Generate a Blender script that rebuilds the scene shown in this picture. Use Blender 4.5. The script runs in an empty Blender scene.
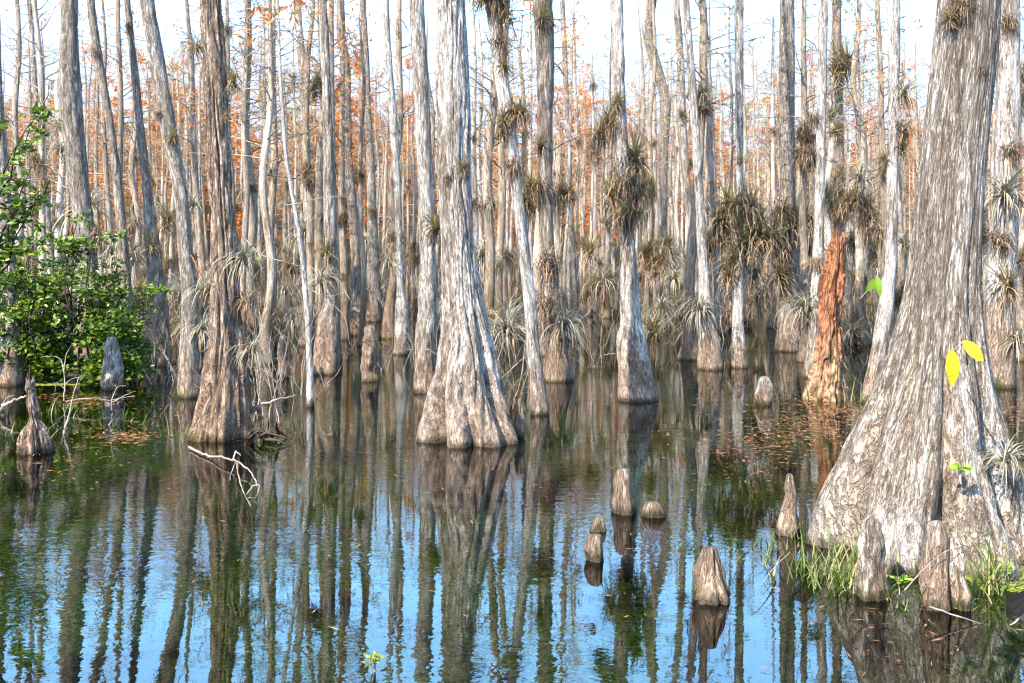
import bpy, math, random
import numpy as np
from mathutils import Vector

R = math.radians
PI = math.pi
sc = bpy.context.scene
COL = sc.collection
rng = np.random.default_rng(7)
random.seed(7)

# ------------------------------------------------------------------ camera
FPX, CX, HY, EYE = 1000.0, 512.0, 270.0, 1.75


def PX(px, D):
    return (px - CX) / FPX * D


def PZ(py, D):
    return EYE - (py - HY) / FPX * D


def DW(py):                       # distance of a waterline seen at row py
    return EYE * FPX / (py - HY)


cam = bpy.data.cameras.new("camera")
cam.sensor_width = 36.0
cam.lens = FPX / 1024 * 36.0
cam.shift_y = -(341.5 - HY) / 1024
cam.clip_end = 2000
cam_o = bpy.data.objects.new("camera", cam)
cam_o.location = (0, 0, EYE)
cam_o.rotation_euler = (R(90), 0, 0)
COL.objects.link(cam_o)
sc.camera = cam_o

# ------------------------------------------------------------------ numpy noise


def _hash(ix, iy, iz, seed):
    h = (ix.astype(np.int64) * 374761393 + iy.astype(np.int64) * 668265263 + iz.astype(np.int64) * 2147483647 + seed * 1274126177) & 0xFFFFFFFF
    h = ((h ^ (h >> 13)) * 1274126177) & 0xFFFFFFFF
    h = ((h ^ (h >> 16)) * 2246822519) & 0xFFFFFFFF
    return ((h ^ (h >> 15)) & 0xFFFFFF) / float(0xFFFFFF)


def vnoise(p, seed=0):
    f = np.floor(p)
    t = p - f
    t = t * t * (3 - 2 * t)
    i = f.astype(np.int64)
    out = 0
    for dx in (0, 1):
        for dy in (0, 1):
            for dz in (0, 1):
                w = (t[:, 0] if dx else 1 - t[:, 0]) * (t[:, 1] if dy else 1 - t[:, 1]) * (t[:, 2] if dz else 1 - t[:, 2])
                out = out + w * _hash(i[:, 0] + dx, i[:, 1] + dy, i[:, 2] + dz, seed)
    return out * 2 - 1


def fbm(p, octv=3, seed=0):
    a, s, o = 1.0, 0.0, 0
    for k in range(octv):
        o = o + a * vnoise(p * (2 ** k), seed + k * 17)
        s += a
        a *= 0.5
    return o / s


def pchip(x, xs, ys):
    x = np.asarray(x, float); xs = np.asarray(xs, float); ys = np.asarray(ys, float)
    n = len(xs)
    if n < 3:
        return np.interp(x, xs, ys)
    h = np.diff(xs); d = np.diff(ys) / h
    m = np.zeros(n)
    for k in range(1, n - 1):
        if d[k - 1] * d[k] > 0:
            w1, w2 = 2 * h[k] + h[k - 1], h[k] + 2 * h[k - 1]
            m[k] = (w1 + w2) / (w1 / d[k - 1] + w2 / d[k])
    m[0], m[-1] = d[0], d[-1]
    i = np.clip(np.searchsorted(xs, x) - 1, 0, n - 2)
    t = np.clip((x - xs[i]) / h[i], 0, 1)
    return (2 * t**3 - 3 * t**2 + 1) * ys[i] + (t**3 - 2 * t**2 + t) * h[i] * m[i] + (-2 * t**3 + 3 * t**2) * ys[i + 1] + (t**3 - t**2) * h[i] * m[i + 1]


# ------------------------------------------------------------------ mesh helpers


class MB:
    """collects quads; build() links them as ONE mesh object"""

    def __init__(self):
        self.v, self.q, self.m, self.b, self.n = [], [], [], [], 0

    def add(self, v, q, mat=0, bark=None):
        v = np.asarray(v, float).reshape(-1, 3)
        q = np.asarray(q, np.int64).reshape(-1, 4)
        self.v.append(v); self.q.append(q + self.n)
        self.m.append(np.full(len(q), mat, np.int32) if np.isscalar(mat) else np.asarray(mat, np.int32))
        self.b.append(v if bark is None else bark)
        self.n += len(v)

    def arrays(self):
        return np.concatenate(self.v), np.concatenate(self.q), np.concatenate(self.m), np.concatenate(self.b)

    def tube(self, pts, rad, n=5, mat=0):
        pts = np.asarray(pts, float); k = len(pts)
        rad = np.broadcast_to(np.asarray(rad, float), (k,))
        t = np.gradient(pts, axis=0)
        t /= np.linalg.norm(t, axis=1)[:, None] + 1e-9
        ref = np.array([0, 0, 1.0]) if abs(t[0, 2]) < 0.9 else np.array([1.0, 0, 0])
        a = np.cross(t, ref); a /= np.linalg.norm(a, axis=1)[:, None] + 1e-9
        b = np.cross(t, a)
        th = np.arange(n) * 2 * math.pi / n
        ring = pts[:, None, :] + rad[:, None, None] * (np.cos(th)[None, :, None] * a[:, None, :] + np.sin(th)[None, :, None] * b[:, None, :])
        i = np.arange(k - 1)[:, None] * n; j = np.arange(n)[None, :]; j2 = (j + 1) % n
        q = np.stack([i + j, i + j2, i + n + j2, i + n + j], -1).reshape(-1, 4)
        self.add(ring.reshape(-1, 3), q, mat)

    def strap(self, p0, az, el, L, w, curl, mat=0, seg=5, twist=0.0):
        """a narrow leaf that starts at p0 towards azimuth az / elevation el and bends down by curl radians"""
        p = np.array(p0, float)
        sd = np.array([-math.sin(az), math.cos(az), twist]); sd /= np.linalg.norm(sd)
        vs = []
        for k in range(seg + 1):
            t = k / seg
            ww = w * (1 - t ** 1.6) * 0.55 + 0.0008
            vs.append(p - sd * ww); vs.append(p + sd * ww)
            e = el - curl * t
            p = p + np.array([math.cos(az) * math.cos(e), math.sin(az) * math.cos(e), math.sin(e)]) * (L / seg)
        q = [(2 * k, 2 * k + 1, 2 * k + 3, 2 * k + 2) for k in range(seg)]
        self.add(vs, q, mat)

    def leaf(self, p, d, nrm, L, W, mat=0):
        """one elliptical leaf, folded along its midrib: four quads"""
        d = np.asarray(d, float); d /= np.linalg.norm(d) + 1e-9
        s = np.cross(d, nrm); s /= np.linalg.norm(s) + 1e-9
        u = np.cross(s, d)
        p = np.asarray(p, float)
        mid = [p, p + d * L * .5 - u * L * .03, p + d * L]
        l1 = [p + d * L * .28 + s * W * .42 + u * W * .12, p + d * L * .72 + s * W * .40 + u * W * .12]
        r1 = [p + d * L * .28 - s * W * .42 + u * W * .12, p + d * L * .72 - s * W * .40 + u * W * .12]
        v = [mid[0], mid[1], mid[2], l1[0], l1[1], r1[0], r1[1]]
        self.add(v, [(0, 1, 4, 3), (1, 2, 2, 4)][:1] + [(0, 5, 6, 1)], mat)
        self.add([mid[1], mid[2], l1[1], r1[1]], [(0, 3, 1, 2)], mat)

    def stamp(self, arrs, M, off, mat=None):
        v, q, m, b = arrs
        self.add(v @ np.asarray(M).T + off, q, m if mat is None else mat)

    def build(self, name, mats, parent=None, smooth=True, loc=None):
        v, q, m, b = self.arrays()
        return mesh_obj(name, v, q, mats, parent, m, b, smooth, loc)


def mesh_data(name, v, q, mats, m=None, bark=None, smooth=True):
    me = bpy.data.meshes.new(name)
    me.vertices.add(len(v)); me.vertices.foreach_set("co", np.ascontiguousarray(v, np.float32).ravel())
    me.loops.add(len(q) * 4); me.loops.foreach_set("vertex_index", np.ascontiguousarray(q, np.int32).ravel())
    me.polygons.add(len(q)); me.polygons.foreach_set("loop_start", np.arange(len(q), dtype=np.int32) * 4)
    if m is not None:
        me.polygons.foreach_set("material_index", np.ascontiguousarray(m, np.int32))
    me.polygons.foreach_set("use_smooth", np.full(len(q), smooth))
    if bark is not None:
        a = me.attributes.new("bark", "FLOAT_VECTOR", "POINT")
        a.data.foreach_set("vector", np.ascontiguousarray(bark, np.float32).ravel())
    for x in (mats if isinstance(mats, (list, tuple)) else [mats]):
        me.materials.append(x)
    me.update(calc_edges=True)
    me.validate()
    return me


def link(name, data, parent=None, loc=None):
    o = bpy.data.objects.new(name, data)
    COL.objects.link(o)
    if parent is not None:
        o.parent = parent
    if loc is not None:
        o.location = loc
    return o


def mesh_obj(name, v, q, mats, parent=None, m=None, bark=None, smooth=True, loc=None):
    return link(name, mesh_data(name, v, q, mats, m, bark, smooth), parent, loc)


def tag(o, label=None, cat=None, group=None, kind=None):
    for k, x in (("label", label), ("category", cat), ("group", group), ("kind", kind)):
        if x:
            o[k] = x
    return o


def empty(name, loc=(0, 0, 0)):
    o = link(name, None, None, loc)
    o.empty_display_size = 0.2
    return o


# ------------------------------------------------------------------ materials


class NT:
    def __init__(self, name):
        self.mat = bpy.data.materials.new(name)
        self.mat.use_nodes = True
        self.t = self.mat.node_tree
        self.t.nodes.clear()
        self.out = self.n("ShaderNodeOutputMaterial")

    def n(self, typ, **kw):
        x = self.t.nodes.new(typ)
        for k, v in kw.items():
            setattr(x, k, v)
        return x

    def l(self, a, b):
        self.t.links.new(a, b)

    def val(self, sock, v):
        if hasattr(v, "is_output"):
            self.l(v, sock)
        else:
            sock.default_value = v

    def math(self, op, a, b=0.0, c=None, clamp=False):
        x = self.n("ShaderNodeMath", operation=op, use_clamp=clamp)
        self.val(x.inputs[0], a); self.val(x.inputs[1], b)
        if c is not None:
            self.val(x.inputs[2], c)
        return x.outputs[0]

    def vmath(self, op, a, b):
        x = self.n("ShaderNodeVectorMath", operation=op)
        self.val(x.inputs[0], a); self.val(x.inputs[1], b)
        return x.outputs[0]

    def noise(self, vec, scale=1.0, detail=4.0, rough=0.6, dist=0.0):
        x = self.n("ShaderNodeTexNoise")
        self.l(vec, x.inputs["Vector"])
        x.inputs["Scale"].default_value = scale
        x.inputs["Detail"].default_value = detail
        x.inputs["Roughness"].default_value = rough
        x.inputs["Distortion"].default_value = dist
        return x.outputs["Fac"]

    def ramp(self, fac, lo, hi, smooth=True):
        x = self.n("ShaderNodeMapRange")
        x.interpolation_type = "SMOOTHSTEP" if smooth else "LINEAR"
        self.val(x.inputs["Value"], fac)
        self.val(x.inputs["From Min"], lo); self.val(x.inputs["From Max"], hi)
        return x.outputs["Result"]

    def mix(self, f, a, b, mode="MIX"):
        x = self.n("ShaderNodeMix", data_type="RGBA", blend_type=mode)
        self.val(x.inputs[0], f)
        for s, v in ((x.inputs[6], a), (x.inputs[7], b)):
            if hasattr(v, "is_output"):
                self.l(v, s)
            else:
                s.default_value = (*v, 1.0)
        return x.outputs[2]

    def cramp(self, fac, stops):
        x = self.n("ShaderNodeValToRGB")
        self.l(fac, x.inputs[0])
        el = x.color_ramp.elements
        while len(el) < len(stops):
            el.new(0.5)
        for e, (p, c) in zip(el, stops):
            e.position = p; e.color = (*c, 1.0)
        return x.outputs[0]

    def principled(self, col, rough=0.8, spec=0.3, normal=None, trans=None):
        p = self.n("ShaderNodeBsdfPrincipled")
        self.val(p.inputs["Base Color"], col if hasattr(col, "is_output") else (*col, 1.0))
        self.val(p.inputs["Roughness"], rough)
        p.inputs["Specular IOR Level"].default_value = spec
        if normal is not None:
            self.l(normal, p.inputs["Normal"])
        o = p.outputs[0]
        if trans is not None:
            tr = self.n("ShaderNodeBsdfTranslucent")
            self.val(tr.inputs[0], col if hasattr(col, "is_output") else (*col, 1.0))
            mx = self.n("ShaderNodeMixShader"); mx.inputs[0].default_value = trans
            self.l(o, mx.inputs[1]); self.l(tr.outputs[0], mx.inputs[2]); o = mx.outputs[0]
        self.l(o, self.out.inputs["Surface"])
        return self.mat

    def bump(self, h, strength=0.5, dist=0.02, normal=None):
        b = self.n("ShaderNodeBump")
        b.inputs["Strength"].default_value = strength
        b.inputs["Distance"].default_value = dist
        self.l(h, b.inputs["Height"])
        if normal is not None:
            self.l(normal, b.inputs["Normal"])
        return b.outputs[0]


def attr(t, name, typ="GEOMETRY"):
    a = t.n("ShaderNodeAttribute"); a.attribute_name = name; a.attribute_type = typ
    return a


def scaled(t, v, s):
    return t.vmath("MULTIPLY", v, s)


def bark_material(name, dark, mid, pale, low, fs=1.0, bump_d=0.014, crk=0.5, pf=8.0, pz=1.5, fz=1.0):
    """cypress bark: stringy vertical ridges, pale lichen patches, brown high-water stain, mossy waterline.
    The object's colour gives (share of pale bark, height of the brown stain in metres / 2, red)."""
    t = NT(name)
    bv = attr(t, "bark").outputs["Vector"]
    oi = t.n("ShaderNodeObjectInfo")
    sep = t.n("ShaderNodeSeparateXYZ"); t.l(bv, sep.inputs[0]); z = sep.outputs[2]
    oc = t.n("ShaderNodeSeparateColor"); t.l(oi.outputs["Color"], oc.inputs[0])
    off = t.n("ShaderNodeCombineXYZ"); t.l(t.math("MULTIPLY", oi.outputs["Random"], 61.0), off.inputs[0]); t.l(t.math("MULTIPLY", oi.outputs["Random"], 37.0), off.inputs[2])
    v = t.vmath("ADD", bv, off.outputs[0])
    n1 = t.noise(scaled(t, v, (28 * fs, 28 * fs, 4.0 * fs * fz)), 1, 6, 0.68, 0.6)
    n2 = t.noise(scaled(t, v, (pf, pf, pz)), 1, 6, 0.72, 0.3)
    n3 = t.noise(scaled(t, v, (80 * fs, 80 * fs, 14 * fs * fz)), 1, 4, 0.7, 0.8)
    n4 = t.noise(scaled(t, v, (2.0, 2.0, 0.7)), 1, 3, 0.6)
    n5 = t.noise(scaled(t, v, (36, 36, 7)), 1, 3, 0.6, 0.6)
    tone = t.math("ADD", t.math("MULTIPLY", n1, 0.62), t.math("MULTIPLY", n3, 0.38))
    base = t.mix(t.ramp(tone, 0.40, 0.58), dark, mid)
    k1 = t.noise(scaled(t, v, (20 * fs, 20 * fs, 3.0 * fs * fz)), 1, 5, 0.62, 0.5)
    k2 = t.noise(scaled(t, v, (48 * fs, 48 * fs, 7.5 * fs * fz)), 1, 4, 0.62, 0.5)
    c1 = t.math("SUBTRACT", 1.0, t.ramp(t.math("ABSOLUTE", t.math("SUBTRACT", k1, 0.5)), 0.004, 0.040))
    c2 = t.math("SUBTRACT", 1.0, t.ramp(t.math("ABSOLUTE", t.math("SUBTRACT", k2, 0.5)), 0.004, 0.050))
    crack = t.math("MAXIMUM", c1, t.math("MULTIPLY", c2, 0.75))
    # pale lichen / weathered plates
    pm = t.math("ADD", t.math("ADD", t.math("MULTIPLY", n2, 0.85), t.math("MULTIPLY", tone, 1.0)), t.math("ADD", t.math("MULTIPLY", t.math("SUBTRACT", oc.outputs[0], 0.3), 0.45), t.math("MULTIPLY", t.math("SUBTRACT", n4, 0.5), 0.7)))
    col = t.mix(t.ramp(pm, 0.97, 1.34), base, pale)
    spots = t.math("MULTIPLY", t.ramp(n5, 0.62, 0.70), t.ramp(n2, 0.42, 0.6))
    col = t.mix(t.math("MULTIPLY", spots, 0.75), col, (0.66, 0.65, 0.62))
    # stain line
    zz = t.math("ADD", z, t.math("MULTIPLY", t.math("SUBTRACT", n4, 0.5), 0.9))
    zz = t.math("ADD", zz, t.math("MULTIPLY", t.math("SUBTRACT", n1, 0.5), 0.8))
    st = t.math("SUBTRACT", 1.0, t.ramp(zz, t.math("MULTIPLY", oc.outputs[1], 0.9), t.math("ADD", t.math("MULTIPLY", oc.outputs[1], 2.2), 0.15)))
    lowc = t.mix(t.ramp(tone, 0.37, 0.62), tuple(c * 0.38 for c in low), tuple(min(1, c * 1.45) for c in low))
    col = t.mix(t.math("MULTIPLY", st, 0.8), col, lowc)
    col = t.mix(t.math("MULTIPLY", crack, crk), col, tuple(c * .55 for c in dark))
    # moss and wet foot
    mz = t.math("ADD", z, t.math("MULTIPLY", t.math("SUBTRACT", n2, 0.5), 0.35))
    moss = t.math("SUBTRACT", 1.0, t.ramp(mz, 0.02, 0.11))
    mossc = t.mix(t.ramp(n3, 0.4, 0.62), (0.035, 0.04, 0.012), (0.19, 0.19, 0.035))
    col = t.mix(t.math("MULTIPLY", t.math("MULTIPLY", moss, t.ramp(n4, 0.38, 0.6)), 0.75), col, mossc)
    wet = t.math("SUBTRACT", 1.0, t.ramp(t.math("ADD", z, t.math("MULTIPLY", t.math("SUBTRACT", n1, 0.5), 0.1)), 0.012, 0.075))
    col = t.mix(t.math("MULTIPLY", wet, 0.72), col, (0.022, 0.017, 0.013))
    # per-tree tint
    col = t.mix(t.math("MULTIPLY", oc.outputs[2], 0.55), col, (0.24, 0.125, 0.065))
    nb = t.bump(t.math("SUBTRACT", tone, t.math("MULTIPLY", crack, 0.7)), 1.0, bump_d)
    return t.principled(col, 0.88, 0.18, nb)


M = {}
M["bark"] = bark_material("cypress_bark", (0.125, 0.098, 0.078), (0.38, 0.325, 0.275), (0.66, 0.63, 0.60), (0.25, 0.168, 0.115))
M["shaggy"] = bark_material("shaggy_cypress_bark", (0.11, 0.076, 0.056), (0.42, 0.325, 0.26), (0.60, 0.53, 0.47), (0.27, 0.185, 0.13), 0.9, 0.022, .62)
M["far_bark"] = bark_material("slim_cypress_bark", (0.19, 0.145, 0.105), (0.44, 0.355, 0.275), (0.68, 0.61, 0.53), (0.13, 0.085, 0.055), 0.9, .010, .35)
M["giant"] = bark_material("giant_cypress_bark", (0.12, 0.092, 0.072), (0.335, 0.275, 0.225), (0.64, 0.60, 0.56), (0.34, 0.285, 0.235), 0.95, 0.016, .5, 13.0, 1.9, 1.5)

t = NT("rotten_wood")
bv = attr(t, "bark").outputs["Vector"]
z = t.n("ShaderNodeSeparateXYZ"); t.l(bv, z.inputs[0])
n1 = t.noise(scaled(t, bv, (30, 30, 7)), 1, 6, 0.7, 1.0)
n2 = t.noise(scaled(t, bv, (4, 4, 2)), 1, 4, 0.6)
up = t.ramp(t.math("ADD", z.outputs[2], t.math("MULTIPLY", n2, 0.9)), 0.5, 1.7)
cA = t.mix(t.ramp(n1, 0.38, 0.62), (0.10, 0.055, 0.03), (0.42, 0.28, 0.175))
cB = t.mix(t.ramp(n1, 0.42, 0.60), (0.10, 0.040, 0.022), (0.36, 0.165, 0.085))
M["rotten"] = t.principled(t.mix(up, cA, cB), 0.9, 0.1, t.bump(n1, 1.0, 0.03))


def leaf_material(name, stops, rough=0.5, spec=0.4, trans=0.3):
    t = NT(name)
    g = t.n("ShaderNodeNewGeometry")
    c = t.cramp(g.outputs["Random Per Island"], stops)
    return t.principled(c, rough, spec, None, trans)


M["air_green"] = leaf_material("air_plant_leaf", [(0, (0.12, 0.12, 0.045)), (0.3, (0.22, 0.205, 0.08)), (0.55, (0.31, 0.25, 0.13)), (0.8, (0.33, 0.225, 0.13)), (1, (0.46, 0.37, 0.23))], 0.6, 0.3, 0.25)
M["air_grey"] = leaf_material("grey_air_plant_leaf", [(0, (0.19, 0.18, 0.12)), (0.4, (0.33, 0.30, 0.22)), (0.75, (0.44, 0.39, 0.29)), (1, (0.52, 0.45, 0.32))], 0.6, 0.3, 0.2)
M["air_dead"] = leaf_material("dead_air_plant_leaf", [(0, (0.10, 0.068, 0.045)), (0.4, (0.22, 0.155, 0.10)), (0.75, (0.31, 0.205, 0.13)), (1, (0.42, 0.30, 0.20))], 0.8, 0.1, 0.15)
M["rust"] = leaf_material("rust_cypress_needles", [(0, (0.50, 0.13, 0.035)), (0.4, (0.66, 0.215, 0.055)), (0.75, (0.66, 0.31, 0.085)), (1, (0.56, 0.43, 0.12))], 0.7, 0.2, 0.45)
M["tan"] = leaf_material("tan_cypress_needles", [(0, (0.36, 0.22, 0.11)), (0.5, (0.44, 0.31, 0.15)), (1, (0.42, 0.40, 0.14))], 0.7, 0.2, 0.45)
M["olive"] = leaf_material("olive_leaves", [(0, (0.16, 0.20, 0.04)), (0.5, (0.28, 0.32, 0.07)), (1, (0.42, 0.38, 0.10))], 0.6, 0.3, 0.4)
M["shrub"] = leaf_material("glossy_green_leaf", [(0, (0.035, 0.075, 0.008)), (0.5, (0.095, 0.17, 0.012)), (0.85, (0.19, 0.29, 0.022)), (1, (0.32, 0.39, 0.04))], 0.33, 0.5, 0.35)
M["grass"] = leaf_material("grass_blade", [(0, (0.05, 0.10, 0.015)), (0.4, (0.10, 0.17, 0.025)), (0.65, (0.22, 0.24, 0.06)), (1, (0.42, 0.34, 0.17))], 0.5, 0.4, 0.35)
t = NT("yellow_leaf")
g = t.n("ShaderNodeTexCoord").outputs["Object"]
a = t.noise(g, 60, 4, 0.6); b = t.noise(g, 22, 3, 0.6); w_ = t.n("ShaderNodeTexWave"); t.l(g, w_.inputs["Vector"]); w_.inputs["Scale"].default_value = 34; w_.bands_direction = "DIAGONAL"; w_.inputs["Distortion"].default_value = 1.5
yc = t.mix(t.ramp(a, .35, .7), (0.70, 0.50, 0.012), (0.84, 0.70, 0.03)); yc = t.mix(t.math("MULTIPLY", t.ramp(b, .62, .72), .7), yc, (0.28, 0.15, 0.03))
M["yellow"] = t.principled(yc, .45, .4, t.bump(w_.outputs["Fac"], .5, .002), .3)
M["bright_green"] = leaf_material("fresh_green_leaf", [(0, (0.16, 0.33, 0.02)), (1, (0.34, 0.50, 0.05))], 0.4, 0.4, 0.4)
M["litter"] = leaf_material("floating_needles", [(0, (0.12, 0.06, 0.03)), (0.5, (0.28, 0.12, 0.045)), (0.85, (0.38, 0.18, 0.06)), (1, (0.34, 0.26, 0.14))], 0.7, 0.2, 0.0)
M["feather"] = leaf_material("black_feather", [(0, (0.004, 0.004, 0.004)), (1, (0.012, 0.011, 0.011))], 0.6, 0.2, 0.0)
M["pale_feather"] = leaf_material("grey_feather", [(0, (0.30, 0.29, 0.28)), (1, (0.36, 0.35, 0.34))], 0.5, 0.3, 0.0)


def twig_material(name, a, b):
    t = NT(name)
    bv = attr(t, "bark").outputs["Vector"]
    n = t.noise(scaled(t, bv, (1, 1, 1)), 9, 4, 0.6)
    n2 = t.noise(scaled(t, bv, (1, 1, 1)), 60, 3, 0.6)
    return t.principled(t.mix(t.ramp(n, 0.35, 0.65), a, b), 0.85, 0.15, t.bump(n2, 0.5, 0.01))


M["twig"] = twig_material("grey_twig", (0.17, 0.135, 0.11), (0.40, 0.34, 0.29))
M["white_twig"] = twig_material("bleached_twig", (0.17, 0.13, 0.10), (0.40, 0.345, 0.285))
M["dark_root"] = twig_material("dark_wet_root", (0.022, 0.017, 0.013), (0.075, 0.055, 0.04))
M["brush"] = twig_material("brown_brush", (0.06, 0.04, 0.026), (0.17, 0.115, 0.075))
M["red_twig"] = twig_material("dry_red_twig", (0.40, 0.11, 0.04), (0.52, 0.2, 0.08))

# bed of the swamp
t = NT("swamp_bed")
g = t.n("ShaderNodeTexCoord").outputs["Object"]
sp = t.n("ShaderNodeSeparateXYZ"); t.l(g, sp.inputs[0])
a = t.noise(g, 0.55, 4, 0.6, 0.6); b = t.noise(g, 6.0, 5, 0.7, 0.8); c = t.noise(g, 28.0, 4, 0.7); d = t.noise(g, 0.3, 3, 0.5)
mud = t.mix(t.ramp(b, 0.35, 0.65), (0.030, 0.020, 0.010), (0.14, 0.09, 0.04))
weed = t.mix(t.ramp(c, 0.36, 0.64), (0.06, 0.10, 0.010), (0.36, 0.50, 0.035))
f = t.ramp(t.math("ADD", t.math("MULTIPLY", a, 0.8), t.math("MULTIPLY", b, 0.3)), 0.42, 0.60)
col = t.mix(f, mud, weed)
dry = t.mix(t.ramp(c, 0.35, 0.65), (0.05, 0.032, 0.02), (0.20, 0.13, 0.075))
col = t.mix(t.ramp(sp.outputs[2], -0.02, 0.05), col, dry)
M["bed"] = t.principled(col, 0.9, 0.1, t.bump(b, 1.0, 0.08))

# water
t = NT("swamp_water")
g = t.n("ShaderNodeTexCoord").outputs["Object"]
w1 = t.noise(scaled(t, g, (1.0, 1.35, 1)), 9.0, 2, 0.55, 0.4)
w2 = t.noise(scaled(t, g, (1.0, 1.3, 1)), 24.0, 2, 0.5, 0.3)
w3 = t.noise(g, 1.3, 2, 0.5)
calm = t.math("ADD", 0.12, t.math("MULTIPLY", t.ramp(t.noise(g, 0.42, 3, 0.5), 0.38, 0.64), 0.95))
h = t.math("MULTIPLY", t.math("ADD", w1, t.math("MULTIPLY", w2, 0.16)), calm)
h = t.math("ADD", h, t.math("MULTIPLY", w3, 0.35))
nb = t.bump(h, 0.5, 0.0024)
fr = t.n("ShaderNodeFresnel"); fr.inputs[0].default_value = 1.8; t.l(nb, fr.inputs["Normal"])
gl = t.n("ShaderNodeBsdfGlossy"); gl.inputs["Roughness"].default_value = 0.015; t.l(nb, gl.inputs["Normal"])
tr = t.n("ShaderNodeBsdfTransparent"); tr.inputs[0].default_value = (0.92, 0.95, 0.68, 1)
mx = t.n("ShaderNodeMixShader"); t.l(fr.outputs[0], mx.inputs[0]); t.l(tr.outputs[0], mx.inputs[1]); t.l(gl.outputs[0], mx.inputs[2])
t.l(mx.outputs[0], t.out.inputs["Surface"])
M["water"] = t.mat

# ------------------------------------------------------------------ trunk builder


def smooth01(x):
    x = np.clip(x, 0, 1)
    return x * x * (3 - 2 * x)


def trunk_arrays(zk, xk, yk, rk, zs, n, lobes=0, lobe_amp=0.0, lobe_h=1.6, ridge=0.01, ridge_f=1.0, seed=0, wob=0.0, lobe_dirs=None, plates=0.0, follow=0.0, ref=None, lump=0.0):
    """rings at heights zs round a bending centre line (zk -> xk, yk, rk) with buttress lobes and bark ridges"""
    rs = np.random.default_rng(seed + 1000)
    cx, cy, r = pchip(zs, zk, xk), pchip(zs, zk, yk), pchip(zs, zk, rk)
    if wob:
        o = np.stack([zs * 0.55, zs * 0 + seed * 3.1, zs * 0], 1)
        k = smooth01(zs / 1.5)
        cx = cx + wob * vnoise(o, seed) * k; cy = cy + wob * vnoise(o + 50, seed) * k
    r0 = ref or float(np.median(rk))
    th = np.arange(n) * 2 * math.pi / n
    Z, T = np.meshgrid(zs, th, indexing="ij")
    rr = np.repeat(r[:, None], n, 1)
    if lobes:
        if lobe_dirs is None:
            lobe_dirs = (np.arange(lobes) + rs.uniform(-.25, .25, lobes)) * 2 * math.pi / lobes + rs.uniform(0, 6)
        f = np.zeros_like(Z)
        for k, a0 in enumerate(lobe_dirs):
            tw = a0 + 0.10 * np.sin(Z * 1.3 + k)
            tw = tw + 0.22 * vnoise(np.stack([Z.ravel() * 1.6, Z.ravel() * 0 + k * 7.3, Z.ravel() * 0 + seed], 1), seed + 60).reshape(Z.shape)
            dth = np.abs(np.angle(np.exp(1j * (T - tw))))
            wdt = rs.uniform(0.88, 1.08) * PI / lobes
            f = np.maximum(f, rs.uniform(0.85, 1.0) * np.clip(1 - (dth / wdt) ** 2.2, 0, 1))
        amp = lobe_amp * (1 - smooth01(Z / lobe_h)) ** 1.1
        rr = rr * (1 + amp * 1.25 * (f * 1.12 - 1.0))
    re = r0 + follow * (r[:, None] - r0)
    P = np.stack([re * np.cos(T), re * np.sin(T), Z], -1).reshape(-1, 3)
    if ridge:
        warp = vnoise(P * np.array([4, 4, 1.4]), seed + 5)
        Q = P * np.array([17, 17, 1.3]) * ridge_f + warp[:, None] * np.array([0.9, 0.9, 0.25])
        a = np.clip(1 - np.abs(vnoise(Q, seed + 2)) / .30, 0, 1) ** 1.2
        b = np.clip(1 - np.abs(vnoise(Q * np.array([2.2, 2.2, 1.9]), seed + 3)) / .30, 0, 1)
        c = fbm(P * np.array([5, 5, 2.0]), 2, seed + 4)
        e = vnoise(P * np.array([40, 40, 6.0]), seed + 6)
        dsp = ridge * (.6 - 1.5 * a - .8 * b + .9 * c + .35 * e)
        if plates:
            pl = vnoise(P * np.array([17, 17, 2.6]) + 9, seed + 8)
            dsp = dsp + plates * smooth01((pl - 0.05) * 11)
        rr = rr + dsp.reshape(rr.shape) * np.clip(rr / max(r0, 1e-4), 0, 1.5)
    if lump:
        rr = rr * (1 + lump * fbm(P * np.array([9, 9, 7.0]) + seed, 2, seed + 21).reshape(rr.shape) * 2)
    V = np.stack([cx[:, None] + rr * np.cos(T), cy[:, None] + rr * np.sin(T), Z], -1).reshape(-1, 3)
    k = len(zs)
    i = np.arange(k - 1)[:, None] * n; j = np.arange(n)[None, :]; j2 = (j + 1) % n
    q = np.stack([i + j, i + j2, i + n + j2, i + n + j], -1).reshape(-1, 4)
    return V, q, P, (cx, cy, r)


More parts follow.
